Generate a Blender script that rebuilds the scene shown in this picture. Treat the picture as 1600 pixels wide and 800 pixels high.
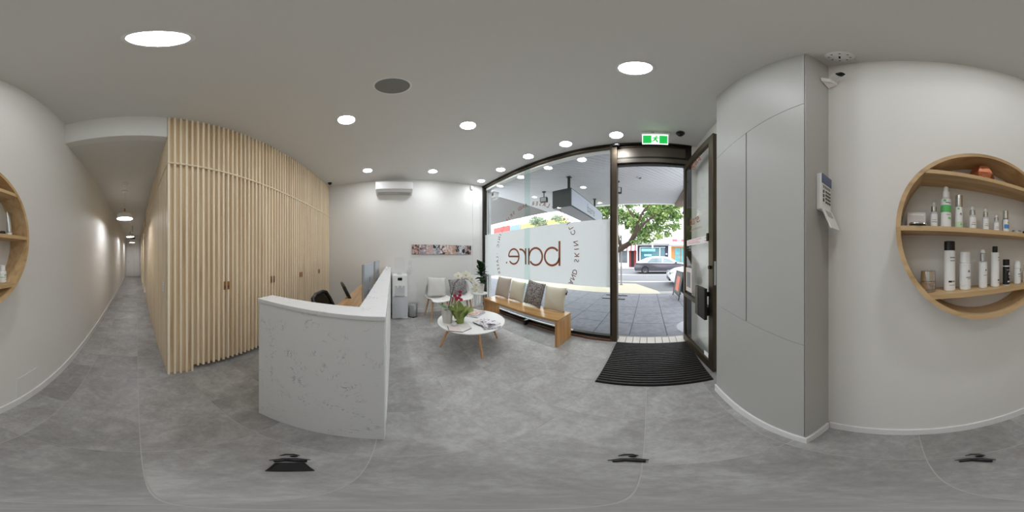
import bpy, bmesh, math, random
from math import sin, cos, tan, pi, radians, hypot, atan2, sqrt
from mathutils import Vector, Matrix
random.seed(7)
for o in list(bpy.data.objects):
    bpy.data.objects.remove(o)
SC = bpy.context.scene
COL = SC.collection

# ------------------------------------------------------------------ camera
# full 360 x 180 degree panorama; +Y is the street, +X the wall with the round shelf
cam = bpy.data.cameras.new('camera')
cam.type = 'PANO'
try:
    cam.panorama_type = 'EQUIRECTANGULAR'
except Exception:
    pass
try:
    cam.cycles.panorama_type = 'EQUIRECTANGULAR'
except Exception:
    pass
cam.clip_start = 0.02
cam.clip_end = 400
cam_o = bpy.data.objects.new('camera', cam)
COL.objects.link(cam_o)
cam_o.location = (0, 0, 1.35)
cam_o.rotation_euler = (pi / 2, 0, radians((1013 - 800) * 0.225))
SC.camera = cam_o

# ------------------------------------------------------------------ world, exposure
W = bpy.data.worlds.new('sky')
SC.world = W
W.use_nodes = True
wn = W.node_tree.nodes
wn['Background'].inputs[0].default_value = (0.93, 0.97, 1.0, 1)
wn['Background'].inputs[1].default_value = 1.6
SC.view_settings.view_transform = 'Standard'
SC.view_settings.look = 'None'
SC.view_settings.exposure = 1.62
SC.view_settings.gamma = 1.0
SC.view_settings.use_curve_mapping = False
SC.cycles.use_denoising = True
SC.cycles.max_bounces = 10
SC.cycles.diffuse_bounces = 6
SC.cycles.transparent_max_bounces = 16
SC.cycles.sample_clamp_indirect = 6.0
DOWNLIGHT = 22.0          # glow of the lens
BEAM = 0.5              # watts of each downlight's beam
PENDANT = 14.0

# ------------------------------------------------------------------ measures of the room
XR, XL = 0.70, -3.70            # wall with the round shelf, wall with the air conditioner
YF, YT = 2.33, -1.49            # shop window plane, timber wall face
XT = -0.29                      # hall-side face of the timber wall
YE = -10.8                      # end of the hall
HZ = 2.72                       # hall ceiling
def ceil_z(x, y):
    return 3.15 - 0.018 * x + 0.045 * y
CN = Vector((0.018, -0.045, 1)).normalized()

# ------------------------------------------------------------------ materials
def s2l(c):
    c /= 255.0
    return c / 12.92 if c <= 0.04045 else ((c + 0.055) / 1.055) ** 2.4
def rgb(r, g, b):
    return (s2l(r), s2l(g), s2l(b), 1)
MATS = {}
def new_mat(name):
    m = bpy.data.materials.new(name)
    m.use_nodes = True
    MATS[name] = m
    nt = m.node_tree
    return m, nt, nt.nodes['Principled BSDF']
def plain(name, col, rough=0.5, metal=0.0, spec=None, emit=None, strength=0, noise=0.0, nscale=40, bump=0.0):
    m, nt, b = new_mat(name)
    b.inputs['Base Color'].default_value = col
    b.inputs['Roughness'].default_value = rough
    b.inputs['Metallic'].default_value = metal
    if spec is not None:
        b.inputs['Specular IOR Level'].default_value = spec
    if emit:
        b.inputs['Emission Color'].default_value = emit
        b.inputs['Emission Strength'].default_value = strength
    if noise or bump:
        tc = nt.nodes.new('ShaderNodeTexCoord')
        n = nt.nodes.new('ShaderNodeTexNoise')
        n.inputs['Scale'].default_value = nscale
        n.inputs['Detail'].default_value = 5
        nt.links.new(tc.outputs['Object'], n.inputs['Vector'])
        if noise:
            mx = nt.nodes.new('ShaderNodeMix'); mx.data_type = 'RGBA'
            mx.inputs[6].default_value = tuple(min(1, c * (1 - noise)) for c in col[:3]) + (1,)
            mx.inputs[7].default_value = tuple(min(1, c * (1 + noise)) for c in col[:3]) + (1,)
            nt.links.new(n.outputs['Fac'], mx.inputs[0])
            nt.links.new(mx.outputs[2], b.inputs['Base Color'])
        if bump:
            bp = nt.nodes.new('ShaderNodeBump')
            bp.inputs['Strength'].default_value = bump
            bp.inputs['Distance'].default_value = 0.01
            nt.links.new(n.outputs['Fac'], bp.inputs['Height'])
            nt.links.new(bp.outputs[0], b.inputs['Normal'])
    return m
def obj_coords(nt, scale, rnd=7.0):
    tc = nt.nodes.new('ShaderNodeTexCoord')
    oi = nt.nodes.new('ShaderNodeObjectInfo')
    mul = nt.nodes.new('ShaderNodeMath'); mul.operation = 'MULTIPLY'; mul.inputs[1].default_value = rnd
    nt.links.new(oi.outputs['Random'], mul.inputs[0])
    add = nt.nodes.new('ShaderNodeVectorMath'); add.operation = 'ADD'
    nt.links.new(tc.outputs['Object'], add.inputs[0]); nt.links.new(mul.outputs[0], add.inputs[1])
    mp = nt.nodes.new('ShaderNodeMapping')
    mp.inputs['Scale'].default_value = scale
    nt.links.new(add.outputs[0], mp.inputs['Vector'])
    return mp, oi
def ramp(nt, fac, stops):
    r = nt.nodes.new('ShaderNodeValToRGB')
    e = r.color_ramp.elements
    e[0].position, e[0].color = stops[0]
    e[1].position, e[1].color = stops[-1]
    for p, c in stops[1:-1]:
        x = e.new(p); x.color = c
    nt.links.new(fac, r.inputs[0])
    return r
def wood(name, light, mid, dark, scale, rough=0.45, vary=0.12):
    m, nt, b = new_mat(name)
    mp, oi = obj_coords(nt, scale)
    n = nt.nodes.new('ShaderNodeTexNoise')
    n.inputs['Scale'].default_value = 1.0; n.inputs['Detail'].default_value = 6; n.inputs['Distortion'].default_value = 0.6
    nt.links.new(mp.outputs[0], n.inputs['Vector'])
    r = ramp(nt, n.outputs['Fac'], [(0.30, dark), (0.5, mid), (0.72, light)])
    hs = nt.nodes.new('ShaderNodeHueSaturation')
    mr = nt.nodes.new('ShaderNodeMapRange')
    mr.inputs[3].default_value = 1 - vary; mr.inputs[4].default_value = 1 + vary
    nt.links.new(oi.outputs['Random'], mr.inputs[0])
    nt.links.new(mr.outputs[0], hs.inputs['Value'])
    nt.links.new(r.outputs[0], hs.inputs['Color'])
    nt.links.new(hs.outputs[0], b.inputs['Base Color'])
    b.inputs['Roughness'].default_value = rough
    return m

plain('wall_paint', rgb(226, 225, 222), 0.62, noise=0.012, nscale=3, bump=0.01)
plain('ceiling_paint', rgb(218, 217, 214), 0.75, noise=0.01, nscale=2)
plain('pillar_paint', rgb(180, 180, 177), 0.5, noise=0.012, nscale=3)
plain('trim_paint', rgb(228, 228, 228), 0.4, noise=0.01, nscale=8)
plain('white_plastic', rgb(232, 232, 232), 0.35, noise=0.01, nscale=20)
plain('white_gloss', rgb(236, 236, 234), 0.2, noise=0.01, nscale=20)
plain('white_matte', rgb(230, 229, 226), 0.55, noise=0.015, nscale=20)
plain('grey_plastic', rgb(196, 198, 202), 0.4, noise=0.02, nscale=20)
plain('vent_grey', rgb(180, 180, 178), 0.5, noise=0.02, nscale=30)
plain('speaker_grille', rgb(132, 131, 129), 0.7, noise=0.12, nscale=300)
plain('black_plastic', rgb(18, 18, 20), 0.35, noise=0.1, nscale=40)
plain('black_matte', rgb(14, 14, 15), 0.7, noise=0.1, nscale=40)
plain('black_rubber', rgb(4, 4, 4), 0.85, noise=0.25, nscale=120, bump=0.3)
plain('mat_rib', rgb(34, 29, 27), 0.5, noise=0.5, nscale=160, bump=0.6)
plain('silver', rgb(196, 198, 200), 0.25, 1.0, noise=0.03, nscale=60)
plain('chrome', rgb(214, 212, 208), 0.12, 1.0, noise=0.02, nscale=60)
plain('brushed_silver', rgb(176, 178, 180), 0.38, 1.0, noise=0.05, nscale=80)
plain('alu_monitor', rgb(186, 194, 204), 0.35, 0.6, noise=0.02, nscale=40)
plain('bronze', rgb(84, 74, 60), 0.42, 0.75, noise=0.1, nscale=12)
plain('bronze_dark', rgb(38, 33, 28), 0.45, 0.5, noise=0.1, nscale=12)
plain('bronze_mid', rgb(98, 92, 84), 0.45, 0.7, noise=0.06, nscale=9)
plain('leather_tan', rgb(150, 96, 50), 0.6, noise=0.2, nscale=200)
plain('brass', rgb(190, 140, 70), 0.3, 1.0, noise=0.05, nscale=60)
plain('seam_dark', rgb(70, 70, 68), 0.9, noise=0.05, nscale=60)
plain('mortar', rgb(140, 138, 134), 0.9, noise=0.1, nscale=60)
plain('grout', rgb(184, 182, 178), 0.85, noise=0.05, nscale=60)
plain('screen_black', rgb(16, 18, 22), 0.15, noise=0.1, nscale=30)
plain('screen_blue', rgb(84, 92, 128), 0.25, noise=0.1, nscale=30)
plain('key_grey', rgb(88, 86, 84), 0.5, noise=0.05, nscale=60)
plain('exit_green', rgb(24, 150, 70), 0.4, emit=rgb(20, 150, 62), strength=0.5, noise=0.02, nscale=30)
plain('exit_white', rgb(236, 240, 236), 0.4, emit=rgb(236, 240, 236), strength=0.45, noise=0.01, nscale=30)
plain('vinyl_brown', rgb(150, 84, 52), 0.5, noise=0.04, nscale=30)
plain('vinyl_dark', rgb(122, 66, 46), 0.5, noise=0.04, nscale=30)
plain('print_black', rgb(24, 24, 26), 0.5, noise=0.05, nscale=80)
plain('print_grey', rgb(120, 122, 126), 0.5, noise=0.05, nscale=80)
plain('print_green', rgb(92, 186, 104), 0.4, noise=0.05, nscale=80)
plain('print_lime', rgb(196, 224, 190), 0.4, noise=0.05, nscale=80)
plain('print_blue', rgb(74, 140, 200), 0.4, noise=0.05, nscale=80)
plain('print_yellow', rgb(226, 178, 60), 0.4, noise=0.05, nscale=80)
plain('rose_gold', rgb(206, 132, 98), 0.28, 0.9, noise=0.25, nscale=140, bump=0.5)
plain('card_grey', rgb(206, 202, 200), 0.55, noise=0.02, nscale=40)
plain('jar_gold', rgb(186, 170, 156), 0.25, 0.8, noise=0.25, nscale=120)
plain('leaf_dark', rgb(36, 66, 34), 0.35, noise=0.4, nscale=18)
plain('leaf_mid', rgb(58, 104, 48), 0.4, noise=0.3, nscale=20)
plain('stem_green', rgb(92, 104, 58), 0.5, noise=0.2, nscale=40)
plain('stem_dark', rgb(56, 50, 44), 0.6, noise=0.2, nscale=60)
plain('bark', rgb(70, 58, 48), 0.9, noise=0.35, nscale=14, bump=0.8)
plain('orchid_white', rgb(240, 238, 224), 0.5, noise=0.03, nscale=40)
plain('orchid_centre', rgb(198, 176, 92), 0.5, noise=0.2, nscale=120)
plain('orchid_magenta', rgb(172, 34, 76), 0.5, noise=0.25, nscale=120)
plain('wrap_green', rgb(132, 146, 76), 0.55, noise=0.12, nscale=30)
plain('pot_frosted', rgb(206, 202, 194), 0.4, noise=0.08, nscale=70)
plain('soil', rgb(70, 54, 40), 0.95, noise=0.4, nscale=90)
plain('mag_white', rgb(226, 222, 220), 0.35, noise=0.03, nscale=30)
plain('page_pink', rgb(222, 208, 202), 0.45, noise=0.04, nscale=30)
plain('sign_face', rgb(176, 180, 192), 0.45, noise=0.04, nscale=8)
plain('sign_under', rgb(150, 150, 156), 0.6, noise=0.03, nscale=8)
plain('sign_dark', rgb(40, 47, 46), 0.5, noise=0.08, nscale=5)
plain('soffit_board', rgb(190, 190, 194), 0.6, noise=0.02, nscale=6)
plain('soffit_gap', rgb(66, 68, 74), 0.9, noise=0.05, nscale=20)
plain('neighbour_soffit', rgb(118, 116, 116), 0.7, noise=0.03, nscale=3)
plain('brown_awning', rgb(130, 110, 100), 0.7, noise=0.06, nscale=4)
plain('asphalt', rgb(108, 109, 114), 0.9, noise=0.08, nscale=12, bump=0.2)
plain('road_line', rgb(226, 226, 226), 0.8, noise=0.05, nscale=20)
plain('concrete_kerb', rgb(150, 149, 148), 0.85, noise=0.06, nscale=12)
plain('gravel_sand', rgb(188, 182, 164), 0.95, noise=0.25, nscale=90, bump=0.5)
plain('service_lid', rgb(158, 160, 166), 0.9, noise=0.2, nscale=140, bump=0.6)
plain('brick_white', rgb(218, 214, 208), 0.75, noise=0.1, nscale=60, bump=0.4)
plain('brick_brown', rgb(104, 74, 56), 0.85, noise=0.3, nscale=50, bump=0.5)
plain('brick_pale', rgb(196, 198, 200), 0.8, noise=0.06, nscale=40, bump=0.3)
plain('facade_white', rgb(240, 240, 240), 0.8, noise=0.02, nscale=1.5)
plain('facade_yellow', rgb(206, 186, 112), 0.8, noise=0.06, nscale=1.2)
plain('facade_red', rgb(186, 74, 70), 0.7, noise=0.08, nscale=1.5)
plain('facade_blue', rgb(110, 134, 150), 0.7, noise=0.08, nscale=1.5)
plain('shop_navy', rgb(54, 52, 74), 0.6, noise=0.1, nscale=3)
plain('shop_glass_teal', rgb(70, 116, 128), 0.15, noise=0.4, nscale=1.8)
plain('shop_glass_dark', rgb(76, 84, 92), 0.15, noise=0.4, nscale=2.2)
plain('shop_sign_teal', rgb(150, 206, 212), 0.5, noise=0.05, nscale=6)
plain('shop_orange', rgb(204, 138, 74), 0.6, noise=0.2, nscale=5)
plain('shop_poster', rgb(98, 158, 166), 0.5, noise=0.5, nscale=2.5)
plain('shop_red', rgb(128, 30, 36), 0.5, noise=0.4, nscale=5)
plain('stripe_maroon', rgb(120, 60, 74), 0.8, noise=0.05, nscale=6)
plain('stripe_white', rgb(232, 228, 230), 0.8, noise=0.03, nscale=6)
plain('car_dark', rgb(84, 82, 90), 0.2, 0.3, noise=0.03, nscale=3)
plain('car_white', rgb(226, 226, 230), 0.2, noise=0.02, nscale=3)
plain('car_glass', rgb(120, 134, 142), 0.08, noise=0.3, nscale=1.5)
plain('tyre', rgb(30, 30, 32), 0.8, noise=0.1, nscale=30)
plain('poster_orange', rgb(224, 124, 100), 0.5, noise=0.2, nscale=8)
plain('board_grey', rgb(92, 96, 100), 0.5, noise=0.05, nscale=8)
plain('steel_post', rgb(140, 136, 132), 0.5, 0.6, noise=0.08, nscale=20)
plain('text_blue', rgb(150, 160, 220), 0.6, noise=0.03, nscale=20)
plain('text_red', rgb(226, 90, 106), 0.6, noise=0.03, nscale=20)
plain('notice_white', rgb(240, 240, 240), 0.5, noise=0.02, nscale=40)
plain('cushion_grey', rgb(206, 204, 200), 0.9, noise=0.05, nscale=220, bump=0.3)
plain('cushion_taupe', rgb(178, 168, 156), 0.9, noise=0.06, nscale=200, bump=0.3)
plain('cushion_cream', rgb(208, 202, 184), 0.95, noise=0.1, nscale=160, bump=0.6)
plain('lens_glow', (1, 1, 1, 1), 0.4, emit=(0.935, 0.965, 1.0, 1), strength=DOWNLIGHT)
plain('lens_glow_dim', (1, 1, 1, 1), 0.4, emit=(0.935, 0.965, 1.0, 1), strength=DOWNLIGHT * 0.5)
plain('pendant_glow', (1, 1, 1, 1), 0.4, emit=(0.92, 0.95, 1.0, 1), strength=PENDANT)

def tweed(name, a, b_, sc):
    m, nt, b = new_mat(name)
    tc = nt.nodes.new('ShaderNodeTexCoord')
    mp = nt.nodes.new('ShaderNodeMapping'); mp.inputs['Scale'].default_value = (1, 2.2, 1)
    nt.links.new(tc.outputs['Object'], mp.inputs['Vector'])
    n = nt.nodes.new('ShaderNodeTexNoise'); n.inputs['Scale'].default_value = sc; n.inputs['Detail'].default_value = 2
    nt.links.new(mp.outputs[0], n.inputs['Vector'])
    r = ramp(nt, n.outputs['Fac'], [(0.38, a), (0.62, b_)])
    nt.links.new(r.outputs[0], b.inputs['Base Color'])
    b.inputs['Roughness'].default_value = 0.95
tweed('tweed_dark', rgb(64, 60, 60), rgb(164, 158, 154), 55)
tweed('tweed_grey', rgb(84, 82, 84), rgb(172, 168, 166), 60)

wood('pine_panel', rgb(232, 210, 178), rgb(220, 196, 161), rgb(200, 172, 134), (14, 14, 0.9), 0.5, 0.05)
wood('pine_slat', rgb(250, 238, 216), rgb(246, 231, 205), rgb(233, 212, 180), (30, 30, 0.7), 0.5, 0.06)
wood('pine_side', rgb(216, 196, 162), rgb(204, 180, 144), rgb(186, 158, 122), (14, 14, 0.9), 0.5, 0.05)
wood('oak_bench', rgb(190, 152, 104), rgb(172, 134, 86), rgb(146, 110, 68), (1.2, 26, 26), 0.25, 0.05)
wood('oak_shelf', rgb(212, 182, 140), rgb(198, 166, 122), rgb(174, 142, 100), (22, 2.0, 22), 0.45, 0.05)
wood('oak_leg', rgb(206, 164, 118), rgb(190, 146, 100), rgb(164, 120, 78), (40, 40, 3), 0.4, 0.06)
wood('oak_desk', rgb(206, 170, 128), rgb(192, 154, 110), rgb(172, 134, 94), (1.0, 22, 22), 0.35, 0.05)

# concrete-look porcelain tile, each tile with its own clouding and shade
m, nt, b = new_mat('tile')
mp, oi = obj_coords(nt, (1, 1, 1), 40)
n1 = nt.nodes.new('ShaderNodeTexNoise'); n1.inputs['Scale'].default_value = 4.5; n1.inputs['Detail'].default_value = 9; n1.inputs['Roughness'].default_value = 0.68
n1.inputs['Distortion'].default_value = 0.5
nt.links.new(mp.outputs[0], n1.inputs['Vector'])
n2 = nt.nodes.new('ShaderNodeTexNoise'); n2.inputs['Scale'].default_value = 26; n2.inputs['Detail'].default_value = 10; n2.inputs['Roughness'].default_value = 0.75
nt.links.new(mp.outputs[0], n2.inputs['Vector'])
mx0 = nt.nodes.new('ShaderNodeMix'); mx0.inputs[0].default_value = 0.42
nt.links.new(n1.outputs['Fac'], mx0.inputs[2]); nt.links.new(n2.outputs['Fac'], mx0.inputs[3])
r = ramp(nt, mx0.outputs[0], [(0.34, rgb(130, 128, 125)), (0.5, rgb(154, 152, 150)), (0.66, rgb(180, 179, 177))])
hs = nt.nodes.new('ShaderNodeHueSaturation')
mr = nt.nodes.new('ShaderNodeMapRange'); mr.inputs[3].default_value = 0.91; mr.inputs[4].default_value = 1.09
nt.links.new(oi.outputs['Random'], mr.inputs[0]); nt.links.new(mr.outputs[0], hs.inputs['Value'])
nt.links.new(r.outputs[0], hs.inputs['Color']); nt.links.new(hs.outputs[0], b.inputs['Base Color'])
b.inputs['Roughness'].default_value = 0.42
# footpath paver
m, nt, b = new_mat('paver')
mp, oi = obj_coords(nt, (1, 1, 1), 40)
n1 = nt.nodes.new('ShaderNodeTexNoise'); n1.inputs['Scale'].default_value = 9; n1.inputs['Detail'].default_value = 8
nt.links.new(mp.outputs[0], n1.inputs['Vector'])
r = ramp(nt, n1.outputs['Fac'], [(0.3, rgb(112, 114, 122)), (0.7, rgb(130, 132, 141))])
nt.links.new(r.outputs[0], b.inputs['Base Color']); b.inputs['Roughness'].default_value = 0.8
# white quartz with fine broken grey veins
m, nt, b = new_mat('quartz')
tc = nt.nodes.new('ShaderNodeTexCoord')
nz = nt.nodes.new('ShaderNodeTexNoise'); nz.inputs['Scale'].default_value = 8.0; nz.inputs['Detail'].default_value = 9; nz.inputs['Distortion'].default_value = 1.9
nt.links.new(tc.outputs['Object'], nz.inputs['Vector'])
ab = nt.nodes.new('ShaderNodeMath'); ab.operation = 'SUBTRACT'; ab.inputs[1].default_value = 0.5
nt.links.new(nz.outputs['Fac'], ab.inputs[0])
a2 = nt.nodes.new('ShaderNodeMath'); a2.operation = 'ABSOLUTE'; nt.links.new(ab.outputs[0], a2.inputs[0])
vein = ramp(nt, a2.outputs[0], [(0.0, (1, 1, 1, 1)), (0.012, (0, 0, 0, 1))])
msk = nt.nodes.new('ShaderNodeTexNoise'); msk.inputs['Scale'].default_value = 8; msk.inputs['Detail'].default_value = 4
nt.links.new(tc.outputs['Object'], msk.inputs['Vector'])
mk = ramp(nt, msk.outputs['Fac'], [(0.50, (0, 0, 0, 1)), (0.60, (1, 1, 1, 1))])
ml = nt.nodes.new('ShaderNodeMath'); ml.operation = 'MULTIPLY'
nt.links.new(vein.outputs[0], ml.inputs[0]); nt.links.new(mk.outputs[0], ml.inputs[1])
mx = nt.nodes.new('ShaderNodeMix'); mx.data_type = 'RGBA'
mx.inputs[6].default_value = rgb(232, 233, 234); mx.inputs[7].default_value = rgb(150, 152, 158)
nt.links.new(ml.outputs[0], mx.inputs[0]); nt.links.new(mx.outputs[2], b.inputs['Base Color'])
b.inputs['Roughness'].default_value = 0.22
# printed photographs: soft blotches of skin, hair, white and grey
def photo_print(name, cols, sc, seed):
    m, nt, b = new_mat(name)
    tc = nt.nodes.new('ShaderNodeTexCoord')
    mp = nt.nodes.new('ShaderNodeMapping'); mp.inputs['Location'].default_value = (seed, seed * 1.7, seed * 0.3)
    nt.links.new(tc.outputs['Object'], mp.inputs['Vector'])
    n = nt.nodes.new('ShaderNodeTexNoise'); n.inputs['Scale'].default_value = sc; n.inputs['Detail'].default_value = 2; n.inputs['Distortion'].default_value = 1.2
    nt.links.new(mp.outputs[0], n.inputs['Vector'])
    k = len(cols)
    r = ramp(nt, n.outputs['Fac'], [(0.36 + 0.28 * i / (k - 1), c) for i, c in enumerate(cols)])
    nt.links.new(r.outputs[0], b.inputs['Base Color']); b.inputs['Roughness'].default_value = 0.4
SK, HR, WH, GR, BK, PK, OR = rgb(206, 178, 166), rgb(96, 58, 46), rgb(222, 222, 226), rgb(146, 146, 156), rgb(36, 34, 38), rgb(186, 146, 148), rgb(190, 142, 106)
PR = [[BK, HR, SK, PK], [WH, GR, PK, BK], [SK, PK, WH, HR], [BK, GR, WH, GR], [WH, WH, OR, BK], [WH, OR, SK, WH], [BK, GR, SK, OR], [GR, WH, WH, BK], [BK, HR, SK, GR]]
for i, c in enumerate(PR):
    photo_print('photo_%d' % i, c, 10, 3.1 * i)
photo_print('mag_cover', [BK, GR, WH, WH, PK], 11, 5.5)
photo_print('mag_cover_blue', [rgb(60, 70, 110), WH, rgb(130, 150, 190), SK], 12, 9.5)

def glass_mat(name, tint, ior, refl=1.0):
    m = bpy.data.materials.new(name); m.use_nodes = True; MATS[name] = m
    nt = m.node_tree
    for nd in list(nt.nodes):
        nt.nodes.remove(nd)
    out = nt.nodes.new('ShaderNodeOutputMaterial')
    tr = nt.nodes.new('ShaderNodeBsdfTransparent'); tr.inputs[0].default_value = tint
    gl = nt.nodes.new('ShaderNodeBsdfGlossy'); gl.inputs['Roughness'].default_value = 0.0
    fr = nt.nodes.new('ShaderNodeFresnel'); fr.inputs['IOR'].default_value = ior
    ml = nt.nodes.new('ShaderNodeMath'); ml.operation = 'MULTIPLY'; ml.inputs[1].default_value = refl
    nt.links.new(fr.outputs[0], ml.inputs[0])
    # only the outward face of a pane reflects (no false total reflection inside the unrefracted pane)
    ge = nt.nodes.new('ShaderNodeNewGeometry')
    iv = nt.nodes.new('ShaderNodeMath'); iv.operation = 'SUBTRACT'; iv.inputs[0].default_value = 1.0
    nt.links.new(ge.outputs['Backfacing'], iv.inputs[1])
    m2 = nt.nodes.new('ShaderNodeMath'); m2.operation = 'MULTIPLY'
    nt.links.new(ml.outputs[0], m2.inputs[0]); nt.links.new(iv.outputs[0], m2.inputs[1])
    ml = m2
    mx = nt.nodes.new('ShaderNodeMixShader')
    nt.links.new(ml.outputs[0], mx.inputs[0]); nt.links.new(tr.outputs[0], mx.inputs[1]); nt.links.new(gl.outputs[0], mx.inputs[2])
    nt.links.new(mx.outputs[0], out.inputs[0])
glass_mat('glass', (0.975, 0.99, 0.985, 1), 1.42, 0.9)
glass_mat('glass_door', (0.98, 0.99, 0.985, 1), 1.4, 0.85)
glass_mat('glass_green', (0.90, 0.97, 0.955, 1), 1.3, 0.6)
glass_mat('clear_plastic', (0.975, 0.98, 0.985, 1), 1.16, 0.7)
glass_mat('dark_mesh', (0.25, 0.25, 0.25, 1), 1.1, 0.5)
m = bpy.data.materials.new('frost_film'); m.use_nodes = True; MATS['frost_film'] = m
nt = m.node_tree
for nd in list(nt.nodes):
    nt.nodes.remove(nd)
out = nt.nodes.new('ShaderNodeOutputMaterial')
tl = nt.nodes.new('ShaderNodeBsdfTranslucent'); tl.inputs[0].default_value = (0.97, 0.985, 1.0, 1)
df = nt.nodes.new('ShaderNodeBsdfDiffuse'); df.inputs[0].default_value = (0.95, 0.955, 0.96, 1)
nz = nt.nodes.new('ShaderNodeTexNoise'); nz.inputs['Scale'].default_value = 300
mr = nt.nodes.new('ShaderNodeMapRange'); mr.inputs[3].default_value = 0.30; mr.inputs[4].default_value = 0.34
nt.links.new(nz.outputs['Fac'], mr.inputs[0])
mx = nt.nodes.new('ShaderNodeMixShader')
nt.links.new(mr.outputs[0], mx.inputs[0])
nt.links.new(tl.outputs[0], mx.inputs[1]); nt.links.new(df.outputs[0], mx.inputs[2]); nt.links.new(mx.outputs[0], out.inputs[0])
m, nt, b = new_mat('tree_leaf')
mp, oi = obj_coords(nt, (1, 1, 1))
n1 = nt.nodes.new('ShaderNodeTexNoise'); n1.inputs['Scale'].default_value = 3.5; n1.inputs['Detail'].default_value = 6
nt.links.new(mp.outputs[0], n1.inputs['Vector'])
r = ramp(nt, n1.outputs['Fac'], [(0.35, rgb(92, 122, 74)), (0.5, rgb(122, 152, 88)), (0.68, rgb(178, 196, 112))])
nt.links.new(r.outputs[0], b.inputs['Base Color']); b.inputs['Roughness'].default_value = 0.5
b.inputs['Transmission Weight'].default_value = 0.0
m, nt, b = new_mat('tree_leaf_grey')
r = nt.nodes.new('ShaderNodeTexNoise'); r.inputs['Scale'].default_value = 3
rr = ramp(nt, r.outputs['Fac'], [(0.35, rgb(120, 134, 112)), (0.65, rgb(168, 180, 150))])
nt.links.new(rr.outputs[0], b.inputs['Base Color']); b.inputs['Roughness'].default_value = 0.6

# ------------------------------------------------------------------ mesh helpers
class MB:
    def __init__(s):
        s.v = []; s.f = []
    def add(s, vs, fs):
        k = len(s.v)
        s.v += [tuple(p) for p in vs]
        s.f += [tuple(i + k for i in f) for f in fs]
        return s
    def hexa(s, p):
        return s.add(p, [(0, 3, 2, 1), (4, 5, 6, 7), (0, 1, 5, 4), (1, 2, 6, 5), (2, 3, 7, 6), (3, 0, 4, 7)])
    def box(s, x0, y0, z0, x1, y1, z1):
        return s.hexa([(x0, y0, z0), (x1, y0, z0), (x1, y1, z0), (x0, y1, z0), (x0, y0, z1), (x1, y0, z1), (x1, y1, z1), (x0, y1, z1)])
    def boxt(s, x0, y0, z0, x1, y1):      # box whose top follows the ceiling
        g = [(x0, y0), (x1, y0), (x1, y1), (x0, y1)]
        return s.hexa([(x, y, z0) for x, y in g] + [(x, y, ceil_z(x, y)) for x, y in g])
    def prism(s, poly, z0, z1):
        n = len(poly)
        return s.add([(x, y, z0) for x, y in poly] + [(x, y, z1) for x, y in poly],
                     [tuple(range(n - 1, -1, -1)), tuple(range(n, 2 * n))] + [(i, (i + 1) % n, n + (i + 1) % n, n + i) for i in range(n)])
    def lathe(s, prof, n=24, c=(0, 0, 0), close=True):
        vs = []; fs = []
        for r, z in prof:
            for i in range(n):
                a = 2 * pi * i / n
                vs.append((c[0] + r * cos(a), c[1] + r * sin(a), c[2] + z))
        m_ = len(prof)
        for j in range(m_ - 1):
            for i in range(n):
                k = (i + 1) % n
                fs.append((j * n + i, j * n + k, (j + 1) * n + k, (j + 1) * n + i))
        if close:
            fs.append(tuple(range(n - 1, -1, -1)))
            fs.append(tuple((m_ - 1) * n + i for i in range(n)))
        return s.add(vs, fs)
    def tube(s, pts, rad, n=8):
        pts = [Vector(p) for p in pts]
        if not isinstance(rad, (list, tuple)):
            rad = [rad] * len(pts)
        vs = []; fs = []
        prev = None
        for i, p in enumerate(pts):
            d = (pts[min(i + 1, len(pts) - 1)] - pts[max(i - 1, 0)]).normalized()
            if prev is None:
                u = d.orthogonal().normalized()
            else:
                u = prev - d * prev.dot(d)
                u = u.normalized() if u.length > 1e-6 else d.orthogonal().normalized()
            prev = u
            w = d.cross(u)
            for k in range(n):
                a = 2 * pi * k / n
                vs.append(p + (u * cos(a) + w * sin(a)) * rad[i])
        for j in range(len(pts) - 1):
            for k in range(n):
                q = (k + 1) % n
                fs.append((j * n + k, j * n + q, (j + 1) * n + q, (j + 1) * n + k))
        fs.append(tuple(range(n - 1, -1, -1)))
        fs.append(tuple((len(pts) - 1) * n + k for k in range(n)))
        return s.add(vs, fs)
    def ball(s, c, r, sx=1, sy=1, sz=1, n=12, m_=8):
        prof = [(max(1e-4, r * sin(pi * j / m_)), -r * cos(pi * j / m_)) for j in range(m_ + 1)]
        k = len(s.v)
        s.lathe(prof, n)
        s.v[k:] = [(c[0] + x * sx, c[1] + y * sy, c[2] + z * sz) for x, y, z in s.v[k:]]
        return s
    def xf(s, M):
        s.v = [tuple(M @ Vector(p)) for p in s.v]
        return s
    def mesh(s, name, mat):
        me = bpy.data.meshes.new(name)
        me.from_pydata(s.v, [], s.f)
        me.materials.append(MATS[mat])
        return me
    def build(s, name, mat, parent=None, smooth=False, bevel=0.0, off=None, seg=2):
        if off is not None:
            s.v = [(x - off[0], y - off[1], z - off[2]) for x, y, z in s.v]
        me = s.mesh(name, mat)
        bm = bmesh.new(); bm.from_mesh(me)
        bmesh.ops.recalc_face_normals(bm, faces=bm.faces)
        if bevel:
            ed = [e for e in bm.edges if len(e.link_faces) == 2 and e.calc_face_angle(0) > 0.5]
            bmesh.ops.bevel(bm, geom=ed, offset=bevel, segments=seg, affect='EDGES', profile=0.6)
        bm.to_mesh(me); bm.free()
        if smooth:
            me.shade_smooth()
            try:
                me.set_sharp_from_angle(angle=radians(42))
            except Exception:
                pass
        return link(name, me, parent)
def link(name, me, parent=None, loc=None):
    o = bpy.data.objects.new(name, me)
    COL.objects.link(o)
    if parent:
        o.parent = parent
    if loc is not None:
        o.location = loc
    return o
def tag(o, label=None, cat=None, group=None, kind=None):
    if label: o['label'] = label
    if cat: o['category'] = cat
    if group: o['group'] = group
    if kind: o['kind'] = kind
    return o
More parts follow.
